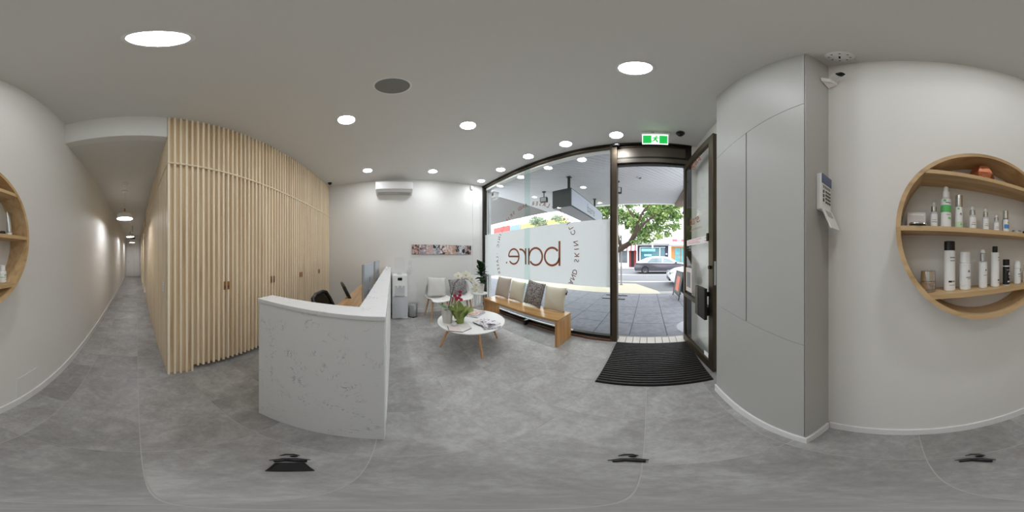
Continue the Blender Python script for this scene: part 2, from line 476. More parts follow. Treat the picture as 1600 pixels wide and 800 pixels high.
def thing(name, label, cat, loc=(0, 0, 0), rz=0, group=None, kind=None):
    o = bpy.data.objects.new(name, None)
    o.empty_display_size = 0.05
    COL.objects.link(o)
    o.location = loc; o.rotation_euler = (0, 0, rz)
    return tag(o, label, cat, group, kind)
def copy_tree(o, parent=None):
    c = o.copy(); COL.objects.link(c); c.parent = parent
    for ch in [x for x in COL.objects if x.parent == o]:
        copy_tree(ch, c)
    return c
TXT = {}
def text_geo(s_, size=1.0, align='CENTER'):
    key = (s_, align)
    if key not in TXT:
        cu = bpy.data.curves.new('lettering', 'FONT')
        cu.body = s_; cu.size = 1.0; cu.align_x = align; cu.align_y = 'CENTER'
        cu.resolution_u = 3; cu.offset = 0.008
        o = bpy.data.objects.new('lettering', cu)
        COL.objects.link(o)
        dg = bpy.context.evaluated_depsgraph_get(); dg.update()
        me = o.evaluated_get(dg).to_mesh()
        TXT[key] = ([tuple(v.co) for v in me.vertices], [tuple(p.vertices) for p in me.polygons])
        o.evaluated_get(dg).to_mesh_clear()
        bpy.data.objects.remove(o); bpy.data.curves.remove(cu)
    v, f = TXT[key]
    return [(x * size, y * size) for x, y, z in v], f
def flat_text(s_, size, origin, right, up, name, mat, parent, align='CENTER'):
    v, f = text_geo(s_, size, align)
    O, R_, U = Vector(origin), Vector(right).normalized(), Vector(up).normalized()
    b = MB(); b.add([O + R_ * x + U * y for x, y in v], f)
    me = b.mesh(name, mat)
    return link(name, me, parent)

# ================================================================== STRUCTURE
def struct(name, mb, mat, label, cat, bevel=0.0):
    o = mb.build(name, mat, bevel=bevel)
    return tag(o, label, cat, kind='structure')
# floor: grout bed with single tiles
floor = struct('floor', MB().box(-3.72, -1.66, -0.15, 0.72, 2.27, -0.0012).box(-0.33, -10.82, -0.15, 0.72, -1.66, -0.0012), 'grout',
               'grey concrete-look tiled floor of the room and the hall', 'floor')
TX, TY, PX, PY = -0.015, 0.40, 0.465, 0.4615
tile_cache = {}
def lay_tiles(x0, y0, x1, y1):
    for i in range(-9, 3):
        for j in range(-26, 6):
            a0 = max(x0, TX + i * PX + 0.0015); a1 = min(x1, TX + (i + 1) * PX - 0.0015)
            b0 = max(y0, TY + j * PY + 0.0015); b1 = min(y1, TY + (j + 1) * PY - 0.0015)
            if a1 - a0 < 0.01 or b1 - b0 < 0.01:
                continue
            w, d = (a1 - a0) / 2, (b1 - b0) / 2
            key = (round(w, 3), round(d, 3))
            if key not in tile_cache:
                tile_cache[key] = MB().box(-w, -d, -0.01, w, d, 0.0).mesh('tile', 'tile')
            link('tile', tile_cache[key], floor, ((a0 + a1) / 2, (b0 + b1) / 2, 0))
lay_tiles(XL, -1.62, XR, 2.255)
lay_tiles(XT - 0.03, YE, XR, -1.62)

# ceiling, bulkhead and hall ceiling
g = [(XL - 0.1, -1.60), (XR + 0.1, -1.60), (XR + 0.1, 2.46), (XL - 0.1, 2.46)]
struct('ceiling', MB().hexa([(x, y, ceil_z(x, y)) for x, y in g] + [(x, y, ceil_z(x, y) + 0.2) for x, y in g]), 'ceiling_paint',
       'white plaster ceiling of the reception room', 'ceiling')
struct('wall_bulkhead', MB().box(XT + 0.001, -1.60, HZ, XR, -1.50, 3.12), 'wall_paint', 'white bulkhead over the mouth of the hall', 'wall')
struct('ceiling_hall', MB().box(-0.36, YE, HZ, XR + 0.1, -1.60, HZ + 0.15), 'ceiling_paint', 'lower white ceiling along the hall', 'ceiling')
struct('wall_right', MB().box(XR, YE - 0.1, -0.15, XR + 0.15, 2.46, 3.5), 'wall_paint', 'long white wall with the round shelf and the hall', 'wall')
struct('wall_left', MB().box(XL - 0.15, -1.8, -0.15, XL, 2.46, 3.5), 'wall_paint', 'white wall behind the air conditioner and chairs', 'wall')
struct('wall_end', MB().box(-0.5, YE - 0.15, -0.15, XR + 0.15, YE, 3.0), 'wall_paint', 'white end wall of the hall', 'wall')
struct('wall_front', MB().box(0.625, 2.29, -0.1, XR, 2.46, 3.5).box(XL - 0.1, 2.36, 3.19, XR, 2.46, 3.7), 'wall_paint', 'white strip of wall beside the entrance door', 'wall')
# hall end door
d = thing('door_2', 'white panel door closing the far end of the hall', 'door', (0.24, YE, 0), kind='structure')
MB().box(-0.42, 0.0, 0.01, 0.40, 0.035, 2.38).build('leaf', 'trim_paint', d)
MB().box(-0.47, 0.0, 0, -0.425, 0.05, 2.44).box(0.405, 0.0, 0, 0.45, 0.05, 2.44).box(-0.47, 0.0, 2.385, 0.45, 0.05, 2.44).build('frame', 'trim_paint', d)
MB().box(-0.10, 0.035, 0.06, -0.092, 0.037, 2.34).build('groove', 'vent_grey', d)
MB().tube([(0.33, 0.035, 1.0), (0.33, 0.08, 1.0), (0.24, 0.085, 1.0)], 0.009).build('handle', 'silver', d, True)

# pillar clad in flush panels
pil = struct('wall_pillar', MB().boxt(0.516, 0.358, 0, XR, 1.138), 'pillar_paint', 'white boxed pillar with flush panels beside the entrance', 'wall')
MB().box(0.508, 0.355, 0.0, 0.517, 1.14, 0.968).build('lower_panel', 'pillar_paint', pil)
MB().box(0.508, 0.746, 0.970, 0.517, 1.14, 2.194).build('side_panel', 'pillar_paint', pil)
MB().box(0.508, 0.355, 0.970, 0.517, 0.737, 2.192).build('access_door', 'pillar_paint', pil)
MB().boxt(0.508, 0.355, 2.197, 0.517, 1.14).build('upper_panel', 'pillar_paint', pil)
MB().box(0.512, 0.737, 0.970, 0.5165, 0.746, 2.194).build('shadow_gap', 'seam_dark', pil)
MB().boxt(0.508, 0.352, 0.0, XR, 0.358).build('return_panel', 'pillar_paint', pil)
# skirting boards
def board(name, label, mb):
    struct(name, mb, 'trim_paint', label, 'skirting board', bevel=0.003)
board('baseboard_right', 'white skirting board along the round shelf wall and hall', MB().box(XR - 0.013, YE, 0, XR, 0.34, 0.095))
board('baseboard_pillar', 'white skirting board wrapping the boxed pillar', MB().box(0.495, 0.339, 0, 0.508, 1.15, 0.095).box(0.508, 0.339, 0, XR - 0.0135, 0.352, 0.095))
board('baseboard_left', 'white skirting board under the picture strip wall', MB().box(XL, -0.02, 0, XL + 0.013, 2.25, 0.095))
# access hatch low on the hall wall
hp = thing('access_hatch', 'small white access hatch low on the hall wall above the skirting', 'hatch', (XR, -0.88, 0.235))
MB().box(-0.002, -0.108, -0.125, 0, 0.108, 0.125).build('panel', 'wall_paint', hp)
MB().box(-0.004, 0.104, -0.13, 0, 0.109, 0.125).box(-0.004, -0.109, 0.121, 0, 0.109, 0.126).build('edge_bead', 'trim_paint', hp)

# ------------------------------------------------------------------ timber slat wall, front
DJ = [-0.54, -0.92, -1.28, -1.65, -2.01, -2.37, -2.73, -3.08, -3.42, -3.70]
SP = 0.0585
xs = [XT - 0.012 - SP * k for k in range(58)]
wt = thing('wall_timber', 'pale timber wall of vertical slats with flush cupboard doors', 'wall', kind='structure')
def slat(x, z0, z1a, z1b, parent):
    b = MB().hexa([(x - 0.010, -1.521, z0), (x + 0.010, -1.521, z0), (x + 0.010, YT, z0), (x - 0.010, YT, z0),
                   (x - 0.010, -1.521, z1a), (x + 0.010, -1.521, z1a), (x + 0.010, YT, z1b), (x - 0.010, YT, z1b)])
    return b.build('slat', 'pine_slat', parent)
def panel_run(name, x1, x0, z0, zt, sz0):
    p = MB()
    top = (lambda x, y: ceil_z(x, y)) if zt is None else (lambda x, y: zt)
    g = [(x0, -1.55), (x1, -1.55), (x1, -1.521), (x0, -1.521)]
    p.hexa([(x, y, z0) for x, y in g] + [(x, y, top(x, y)) for x, y in g])
    o = p.build(name, 'pine_panel', wt)
    for x in xs:
        if x0 <= x < x1:
            slat(x, sz0, top(x, -1.521) - 0.001, top(x, YT) - 0.001, o)
    return o
panel_run('corner_panel', XT - 0.001, DJ[0] + 0.002, 0.0, 2.322, 0.0)
doors = []
for i in range(len(DJ) - 1):
    doors.append(panel_run('cupboard_door', DJ[i] - 0.002, DJ[i + 1] + 0.002, 0.085, 2.322, 0.075))
UJ = [XT - 0.001, -0.54, -1.65, -2.73, -3.70]
for i in range(4):
    panel_run('upper_panel', UJ[i] - 0.001, UJ[i + 1] + 0.001, 2.340, None, 2.340)
MB().box(-3.70, -1.55, 2.323, XT + 0.001, -1.484, 2.339).build('rail', 'pine_slat', wt)
MB().box(-3.70, -1.64, 0.0, DJ[0], -1.61, 0.3).build('toe_kick', 'pine_panel', wt)
MB().box(DJ[0] - 0.02, -1.62, 0.0, DJ[0], -1.53, 0.3).build('toe_kick_end', 'pine_panel', wt)
MB().box(-3.7, -1.7, 0.0, XT - 0.05, -1.64, 3.3).build('carcass', 'pine_panel', wt)
for x, di in ((-0.897, 0), (-0.944, 1), (-1.625, 2), (-1.68, 3), (-2.345, 4), (-2.40, 5), (-3.055, 6), (-3.11, 7)):
    b = MB().box(x - 0.011, YT - 0.002, 0.985, x + 0.011, YT + 0.007, 1.075)
    b.build('finger_pull', 'leather_tan', doors[di], bevel=0.003)
    MB().box(x - 0.005, YT + 0.006, 1.005, x + 0.005, YT + 0.0085, 1.03).build('finger_slot', 'seam_dark', doors[di])

# ------------------------------------------------------------------ timber slat wall, hall side
ws = thing('wall_hall', 'timber slat wall running down the left of the hall', 'wall', kind='structure')
lo = MB().box(XT - 0.06, -4.93, 0, XT - 0.03, -1.55, 2.322).build('lower_panel', 'pine_side', ws)
up = MB().box(XT - 0.06, -4.93, 2.34, XT - 0.03, -1.55, HZ).build('upper_panel', 'pine_side', ws)
MB().box(XT - 0.06, -4.93, 2.323, XT + 0.004, -1.52, 2.339).build('rail', 'pine_slat', ws)
me_l = MB().box(-0.031, -0.010, 0.0, 0, 0.010, 2.322); me_l = me_l.mesh('slat', 'pine_slat')
me_u = MB().box(-0.031, -0.010, 2.34, 0, 0.010, HZ).mesh('slat', 'pine_slat')
for k in range(57):
    y = -1.565 - SP * k
    link('slat', me_l, lo, (XT, y, 0)); link('slat', me_u, up, (XT, y, 0))
for y0 in (-6.0, -8.2):
    f = MB().box(XT - 0.10, y0 + 1.0, 0, XT + 0.015, y0 + 1.07, 2.25).box(XT - 0.10, y0, 0, XT + 0.015, y0 + 0.07, 2.25).box(XT - 0.10, y0, 2.18, XT + 0.015, y0 + 1.07, 2.25)
    f.build('door_frame', 'pine_slat', ws)
    MB().box(XT - 0.10, y0 + 0.07, 0.005, XT - 0.06, y0 + 1.0, 2.18).build('door_leaf', 'pine_side', ws)
    MB().box(XT - 0.10, y0, 2.25, XT - 0.02, y0 + 1.07, HZ).build('overpanel', 'pine_side', ws)
MB().box(XT - 0.06, YE, 0, XT - 0.03, -8.2, HZ).build('far_panel', 'pine_side', ws)
MB().box(XT - 0.06, -7.13, 0, XT - 0.03, -6.0, HZ).build('far_panel', 'pine_side', ws)
b = MB()
y = -6.05
while y > YE + 0.05:
    if not (-8.22 < y < -7.12):
        b.box(XT - 0.031, y - 0.010, 0, XT, y + 0.010, HZ)
    y -= SP
tag(b.build('far_slats', 'pine_slat', ws), kind='stuff')
MB().box(-0.50, YE, 0, XT - 0.10, -1.64, 2.8).build('carcass', 'pine_side', ws)

# ------------------------------------------------------------------ shop window
w1 = thing('window_1', 'large shop window in a dark bronze frame with frosted band and lettering', 'window', (0, YF, 0), kind='structure')
XM0, XM1 = -0.545, -0.444          # door mullion
def wbox(name, mat, *bx, bevel=0.0, parent=None):
    m_ = MB()
    for q in bx:
        m_.box(q[0], q[1], q[2], q[3], q[4], q[5])
    return m_.build(name, mat, parent or w1, bevel=bevel)
# head follows the ceiling
def head(x0, x1, y0, y1, dz0, dz1):
    g = [(x0, y0), (x1, y0), (x1, y1), (x0, y1)]
    return MB().hexa([(x, y, ceil_z(x, YF) - dz0) for x, y in g] + [(x, y, ceil_z(x, YF) - dz1) for x, y in g])
head(XL, 0.62, -0.06, 0.04, 0.035, -0.006).build('head_channel', 'bronze_dark', w1)
head(XL + 0.02, XM0, -0.035, 0.03, 0.065, 0.035).build('head_bead', 'bronze', w1)
wbox('corner_post', 'bronze_dark', (XL, -0.05, 0, XL + 0.07, 0.05, 3.30), bevel=0.004)
wbox('sill_rail', 'bronze_dark', (XL + 0.07, -0.03, 0.03, XM0, 0.05, 0.085), bevel=0.004)
wbox('sill_bead', 'white_plastic', (XL + 0.07, -0.045, 0.088, -1.15, -0.01, 0.105))
wbox('mullion', 'bronze', (XM0, -0.06, 0.0, XM1, 0.06, 3.245), bevel=0.006)
wbox('mullion_face', 'bronze_dark', (XM0 + 0.01, -0.0615, 0.1, XM0 + 0.03, -0.06, 3.2))
wbox('bracket', 'black_plastic', (XM1 - 0.055, -0.10, 3.185, XM1 + 0.045, -0.06, 3.235), bevel=0.004)
wbox('bracket_label', 'white_plastic', (XM1 - 0.02, -0.102, 3.205, XM1 + 0.025, -0.10, 3.218))
wbox('glass_pane', 'glass', (XL + 0.06, -0.004, 0.08, -2.072, 0.004, 3.27))
wbox('glass_pane', 'glass', (-2.068, -0.004, 0.08, XM0 + 0.01, 0.004, 3.24))
wbox('glass_fin', 'glass_green', (-2.077, -0.145, 0.09, -2.063, -0.006, 3.24))
wbox('fin_shoe', 'black_plastic', (-2.095, -0.15, 0.0, -2.045, -0.02, 0.10), bevel=0.004)
wbox('frosted_film', 'frost_film', (XL + 0.07, -0.0062, 0.885, XM0, -0.0046, 1.90))
# bricks along the foot of the window
for k in range(14):
    x = XL + 0.08 + k * 0.2225
    MB().box(x, -0.075 + 0.004 * (k % 3), 0, x + 0.215, -0.03, 0.028 + 0.003 * (k % 2)).build('brick', 'brick_brown', w1)
# bare. logotype and ring of lettering on the glass, read from the street
def ribbon(pts, w, y=-0.0075):
    b = MB(); L = []
    n = len(pts)
    for i, p in enumerate(pts):
        a = Vector(pts[max(i - 1, 0)]); c = Vector(pts[min(i + 1, n - 1)])
        d_ = (c - a).normalized(); nn = Vector((-d_.y, d_.x)) * w / 2
        L.append((p[0] + nn.x, p[1] + nn.y)); L.append((p[0] - nn.x, p[1] - nn.y))
    vs = [(x, y, z) for x, z in L] + [(x, y + 0.0011, z) for x, z in L]
    k = len(L); fs = []
    for i in range(n - 1):
        a = 2 * i
        fs += [(a, a + 1, a + 3, a + 2), (k + a, k + a + 2, k + a + 3, k + a + 1), (a, a + 2, k + a + 2, k + a), (a + 1, k + a + 1, k + a + 3, a + 3)]
    return b.add(vs, fs)
def arc(cx, cz, r, a0, a1, n=28):
    return [(cx + r * cos(radians(a0 + (a1 - a0) * i / n)), cz + r * sin(radians(a0 + (a1 - a0) * i / n))) for i in range(n + 1)]
LW = 0.036
def letter(strokes, mat='vinyl_brown', lw=LW):
    b = MB()
    for s_ in strokes:
        q = ribbon(s_, lw); b.add(q.v, q.f)
    return b.build('letter', mat, w1)
letter([[(-1.409, 1.60), (-1.409, 1.185)], arc(-1.563, 1.34, 0.152, 38, 352)])
letter([[(-2.092, 1.50), (-2.092, 1.185)], arc(-1.926, 1.34, 0.158, -146, 176)])
letter([[(-2.176, 1.50), (-2.176, 1.185)], arc(-2.33, 1.33, 0.154, 10, 96)])
letter([arc(-2.522, 1.34, 0.158, 180, -142), [(-2.68, 1.34), (-2.364, 1.34)]])
letter([[(-2.752 + 0.018, 1.205), (-2.752 - 0.018, 1.205)]])
PH = 'LASER AND SKIN CLINIC'
RX, RZ, RR = -2.095, 1.365, 1.0
for p in range(3):
    for k, ch in enumerate(PH + ' ·'):
        if ch == ' ':
            continue
        th = radians(57.7 + 120 * p + 5.2 * (k + 1))
        if ch == '·':
            th = radians(57.7 + 120 * (p + 1))
        u_ = Vector((cos(th), 0, sin(th))); r_ = Vector((-sin(th), 0, cos(th)))
        o_ = Vector((RX, -0.0075, RZ)) + u_ * RR
        flat_text(ch, 0.115, o_, r_, u_, 'letter', 'vinyl_dark', w1)

# ------------------------------------------------------------------ entrance: frame, transom, leaf, threshold
t1 = thing('trim_1', 'dark bronze entrance door frame with solid transom panel', 'door frame', (0, YF, 0), kind='structure')
wbox('jamb', 'bronze_dark', (0.545, -0.03, 0.0, 0.625, 0.06, 3.225), parent=t1, bevel=0.004)
wbox('transom_rail', 'bronze_mid', (XM1, -0.045, 2.835, 0.56, 0.055, 2.915), parent=t1, bevel=0.005)
wbox('door_stop', 'black_plastic', (XM1, -0.02, 2.808, 0.55, 0.05, 2.835), parent=t1)
wbox('transom_panel', 'bronze_mid', (XM1, -0.005, 2.915, 0.56, 0.03, 3.235), parent=t1)
wbox('transom_groove', 'bronze_dark', (XM1, -0.012, 2.915, 0.56, -0.005, 2.975), parent=t1)
wbox('transom_bead', 'bronze', (XM1, -0.02, 3.18, 0.56, -0.005, 3.195), parent=t1)
th_ = thing('trim_2', 'white-painted brick threshold of the entrance', 'threshold', (0, YF, 0), kind='structure')
MB().box(-0.45, -0.07, -0.1, 0.62, 0.15, -0.012).build('mortar_bed', 'mortar', th_)
x = -0.444
k = 0
while x < 0.60:
    w_ = 0.104 if k % 4 else 0.118
    MB().box(x, -0.066, -0.08, x + w_ - 0.010, 0.146, 0.0 + 0.002 * (k % 3)).build('brick', 'brick_white', th_, bevel=0.003)
    x += w_; k += 1

leaf_ang = atan2(1.43 - 2.33, 0.615 - 0.53)
d1 = thing('door_1', 'open glass entrance door in a bronze frame with big pull plate', 'door', (0.53, YF, 0), leaf_ang, kind='structure')
LL = 0.912
def db(name, mat, *bx, bevel=0.0, parent=None):
    m_ = MB()
    for q in bx:
        m_.box(*q)
    return m_.build(name, mat, parent or d1, bevel=bevel)
# local x runs from the hinge to the free edge; the room side we see is local -y
db('hinge_stile', 'bronze', (0.0, -0.022, 0.02, 0.055, 0.022, 2.80), bevel=0.003)
db('lock_stile', 'bronze', (LL - 0.095, -0.022, 0.02, LL, 0.022, 2.80), bevel=0.003)
db('top_rail', 'bronze', (0.055, -0.022, 2.70, LL - 0.095, 0.022, 2.80), bevel=0.003)
db('mid_rail', 'bronze', (0.055, -0.022, 0.765, LL - 0.095, 0.022, 0.82), bevel=0.003)
db('bottom_rail', 'bronze', (0.055, -0.022, 0.02, LL - 0.095, 0.022, 0.14), bevel=0.003)
db('glass_pane', 'glass_door', (0.055, -0.004, 0.82, LL - 0.095, 0.004, 2.70))
db('glass_pane', 'glass_door', (0.055, -0.004, 0.14, LL - 0.095, 0.004, 0.765))
pl = db('pull_plate', 'bronze_dark', (0.625, -0.085, 0.70, 0.86, -0.055, 1.03), bevel=0.004)
db('pull_face', 'bronze_mid', (0.625, -0.088, 0.705, 0.70, -0.0855, 1.025), parent=pl)
for z in (0.74, 0.95):
    db('pull_standoff', 'bronze_dark', (0.82, -0.056, z, 0.85, -0.02, z + 0.04), parent=pl)
lk = db('lock_case', 'silver', (LL - 0.001, -0.011, 1.07, LL + 0.003, 0.011, 1.30))
MB().tube([(LL - 0.045, -0.022, 1.24), (LL - 0.045, -0.045, 1.24)], 0.018, 14).build('lock_cylinder', 'bronze_dark', d1, True)
db('closer_latch', 'bronze_dark', (LL - 0.13, -0.03, 1.50, LL - 0.095, -0.02, 1.58))
st = db('notice_strip', 'notice_white', (0.11, -0.0055, 1.49, 0.775, -0.0045, 1.565))
for i, (a0, a1, z) in enumerate(((0.16, 0.60, 1.545), (0.16, 0.52, 1.525), (0.16, 0.57, 1.508), (0.70, 0.735, 1.54), (0.69, 0.73, 1.51))):
    db('print_line', 'text_red', (a0, -0.0062, z, a1, -0.0056, z + 0.006), parent=st)
ps = db('poster', 'page_pink', (0.075, -0.0055, 0.86, 0.30, -0.0045, 1.19))
db('poster_print', 'print_grey', (0.11, -0.0062, 0.92, 0.26, -0.0056, 1.13), parent=ps)
db('care_sticker', 'notice_white', (0.68, -0.0055, 0.145, 0.78, -0.0045, 0.215))
flat_text('406A', 0.145, (0.44, -0.0058, 2.615), (1, 0, 0), (0, 0, 1), 'lettering', 'vinyl_brown', d1)
flat_text('bare.', 0.17, (0.41, -0.0058, 1.80), (1, 0, 0), (0, 0, 1), 'lettering', 'vinyl_brown', d1)
flat_text('LASER AND SKIN CLINIC', 0.036, (0.41, -0.0058, 1.682), (1, 0, 0), (0, 0, 1), 'lettering', 'vinyl_brown', d1)

# door mat with ribs
mt = thing('door_mat', 'black ribbed entrance mat on the tiles inside the door', 'mat', (0.055, 1.785, 0))
MB().box(-0.50, -0.475, 0.0005, 0.50, 0.468, 0.008).build('mat_base', 'black_rubber', mt)
NR = 23
rib = MB().box(-0.497, -0.010, 0.008, 0.497, 0.010, 0.019)
rib_me = rib.mesh('rib', 'mat_rib')
for k in range(NR):
    link('rib', rib_me, mt, (0, -0.452 + 0.905 * k / (NR - 1), 0))

# ================================================================== CEILING FITTINGS
CQ = CN.to_track_quat('Z', 'Y')
def ceil_thing(name, label, cat, x, y, group=None):
    o = thing(name, label, cat, (x, y, ceil_z(x, y)), group=group)
    o.rotation_mode = 'QUATERNION'; o.rotation_quaternion = CQ
    return o
ring_me = None; lens_me = None
DL = [(-0.057, -0.43, 'round downlight nearest the round shelf, above the hall end of the room'),
      (-0.065, 0.815, 'round downlight above the open floor in front of the door mat'),
      (-1.57, -0.455, 'round downlight over the timber side of the reception counter'),
      (-1.617, 0.81, 'round downlight above the coffee table'),
      (-3.13, -0.48, 'round downlight in the far timber corner, left of the air conditioner'),
      (-3.21, 0.813, 'round downlight in front of the picture strip, right of the air conditioner'),
      (-3.36, 2.04, 'leftmost of the row of downlights along the shop window'),
      (-2.60, 2.04, 'second downlight from the left along the shop window'),
      (-1.845, 2.035, 'middle downlight of the row along the shop window'),
      (-1.13, 2.035, 'fourth downlight from the left along the shop window'),
      (-0.404, 2.03, 'rightmost downlight of the window row, beside the exit sign')]
for i, (x, y, lb) in enumerate(DL):
    o = ceil_thing('downlight', lb, 'downlight', x, y, 'recessed ceiling downlights')
    if ring_me is None:
        r1 = MB().lathe([(0.084, 0.0), (0.100, 0.0), (0.100, -0.005), (0.096, -0.007), (0.086, -0.006), (0.083, 0.0)], 36, close=False).build('trim_ring', 'white_plastic', o, True)
        l1 = MB().lathe([(0.001, -0.004), (0.083, -0.004)], 36, close=False).build('lens', 'lens_glow', o)
        ring_me, lens_me = r1.data, l1.data
    else:
        link('trim_ring', ring_me, o); le = link('lens', lens_me, o)
        if i == 1:      # this lamp burns at half output
            le.data = lens_me.copy(); le.data.materials[0] = MATS['lens_glow_dim']
    la = bpy.data.lights.new('beam', 'AREA'); la.shape = 'DISK'; la.size = 0.15; la.energy = BEAM * (0.5 if i == 1 else 1.4 if i == 0 else 1.0); la.spread = radians(130); la.color = (0.935, 0.965, 1.0)
    lo_ = bpy.data.objects.new('beam', la); COL.objects.link(lo_); lo_.parent = o; lo_.location = (0, 0, -0.006)
o = ceil_thing('ceiling_speaker', 'round grey-grilled speaker set in the ceiling', 'speaker', -1.06, 0.0)
MB().lathe([(0.115, 0.0), (0.128, 0.0), (0.128, -0.004), (0.115, -0.006)], 40, close=False).build('rim', 'white_plastic', o, True)
MB().lathe([(0.001, -0.006), (0.08, -0.006), (0.115, -0.004)], 40, close=False).build('grille', 'speaker_grille', o, True)
o = ceil_thing('smoke_detector', 'white round smoke detector with slots in the ceiling corner above the pillar', 'smoke detector', 0.60, 0.25)
MB().lathe([(0.062, 0), (0.062, -0.012), (0.048, -0.026), (0.02, -0.032), (0.001, -0.032)], 28).build('body', 'white_plastic', o, True)
for k in range(8):
    a = k * pi / 4
    MB().ball((0.043 * cos(a), 0.043 * sin(a), -0.028), 0.005, n=8, m_=6).build('slot', 'key_grey', o)
MB().box(-0.014, -0.004, -0.034, 0.014, 0.004, -0.031).build('indicator', 'black_plastic', o)
def dome(name, label, x, y, r):
    o = ceil_thing(name, label, 'camera', x, y)
    MB().lathe([(r * 1.1, 0), (r * 1.1, -0.018), (r * 0.95, -0.024)], 24).build('base', 'black_plastic', o, True)
    MB().ball((0, 0, -0.022), r * 0.9, n=20, m_=12).build('dome', 'screen_black', o, True)
dome('dome_camera', 'black dome camera on the ceiling beside the exit sign', 0.391, 1.96, 0.05)
dome('dome_camera', 'black dome camera at the ceiling end of the timber wall', -3.47, -1.40, 0.042)

# exit sign
ex = thing('exit_sign', 'green running-man exit sign hanging above the entrance door', 'exit sign', (0.085, 2.0, 3.09))
MB().hexa([(-0.175, -0.03, 0.105), (0.175, -0.03, 0.105), (0.175, 0.05, 0.105), (-0.175, 0.05, 0.105),
           (-0.175, -0.03, ceil_z(-0.09, 1.97) - 3.09), (0.175, -0.03, ceil_z(0.26, 1.97) - 3.09), (0.175, 0.05, ceil_z(0.26, 2.05) - 3.09), (-0.175, 0.05, ceil_z(-0.09, 2.05) - 3.09)]).build('housing', 'white_plastic', ex, bevel=0.003)
MB().box(-0.05, -0.033, 0.125, -0.015, -0.029, 0.132).build('indicator', 'black_plastic', ex)
MB().box(-0.16, -0.004, -0.095, 0.16, 0.012, 0.105).build('panel_rim', 'exit_white', ex)
MB().box(-0.151, -0.006, -0.085, 0.151, -0.004, 0.080).build('green_panel', 'exit_green', ex)
MB().box(-0.047, -0.0075, -0.083, 0.050, -0.006, 0.078).build('white_square', 'exit_white', ex)
rm = MB()
def limb(*p, r=0.0105):
    rm.tube([(x, -0.0085, z) for x, z in p], r, 6)
rm.ball((0.016, -0.0085, 0.058), 0.0145, 1, 0.2, 1)
limb((0.010, 0.040), (-0.002, 0.000), r=0.016)
limb((0.012, 0.036), (0.030, 0.020), (0.046, 0.026), r=0.008)
limb((0.004, 0.036), (-0.020, 0.030), (-0.032, 0.012), r=0.008)
limb((0.0, 0.0), (0.018, -0.030), (0.026, -0.066))
limb((-0.004, -0.002), (-0.018, -0.036), (-0.050, -0.046))
rm.v = [(x, max(-0.0095, min(-0.0073, y)), z) for x, y, z in rm.v]
rm.build('running_man', 'exit_green', ex)

# corner camera on the round shelf wall
cc = thing('corner_camera', 'small white camera with black lens in the wall corner above the keypad', 'camera', (0.70, 0.352, 2.72))
MB().hexa([(-0.075, -0.004, -0.05), (-0.004, -0.004, -0.09), (-0.004, -0.05, -0.05), (-0.05, -0.03, -0.05), (-0.085, -0.004, 0.0), (-0.004, -0.004, 0.0), (-0.004, -0.05, 0.0), (-0.05, -0.04, 0.0)]).build('bracket', 'white_plastic', cc)
MB().tube([(-0.03, -0.03, 0.0), (-0.055, -0.065, 0.03), (-0.066, -0.085, 0.025)], [0.02, 0.026, 0.024], 14).build('body', 'white_plastic', cc, True)
MB().tube([(-0.066, -0.085, 0.025), (-0.074, -0.1, 0.018)], [0.022, 0.017], 16).build('lens', 'screen_black', cc, True)

# alarm keypad with its flap hanging open, on the return of the pillar
kp = thing('alarm_keypad', 'white alarm keypad with flap hanging open on the pillar side', 'keypad', (0.632, 0.352, 1.60))
body = MB().box(-0.046, -0.026, -0.05, 0.046, 0, 0.13).build('body', 'white_plastic', kp, bevel=0.006)
MB().box(-0.043, -0.0285, 0.078, 0.043, -0.0255, 0.126).build('display', 'screen_blue', body)
for r_ in range(4):
    for c_ in range(3):
        MB().box(-0.012 + c_ * 0.017, -0.029, 0.036 - r_ * 0.017, -0.002 + c_ * 0.017, -0.0255, 0.045 - r_ * 0.017).build('key', 'key_grey', kp)
for r_ in range(3):
    MB().box(-0.034, -0.029, 0.030 - r_ * 0.021, -0.026, -0.0255, 0.044 - r_ * 0.021).build('side_key', 'key_grey', kp)
for c_ in range(5):
    MB().box(-0.032 + c_ * 0.014, -0.0285, 0.055, -0.026 + c_ * 0.014, -0.0255, 0.068).build('indicator', 'print_grey', kp)
fl_ = MB().hexa([(-0.044, -0.03, -0.045), (0.044, -0.03, -0.045), (0.044, -0.024, -0.045), (-0.044, -0.024, -0.045),
                 (-0.044, -0.07, -0.135), (0.044, -0.07, -0.135), (0.044, -0.065, -0.137), (-0.044, -0.065, -0.137)]).build('flap', 'white_plastic', kp)
MB().hexa([(-0.028, -0.034, -0.052), (0.028, -0.034, -0.052), (0.028, -0.033, -0.052), (-0.028, -0.033, -0.052),
           (-0.022, -0.048, -0.08), (0.022, -0.048, -0.08), (0.022, -0.047, -0.08), (-0.022, -0.047, -0.08)]).build('flap_recess', 'vent_grey', fl_)

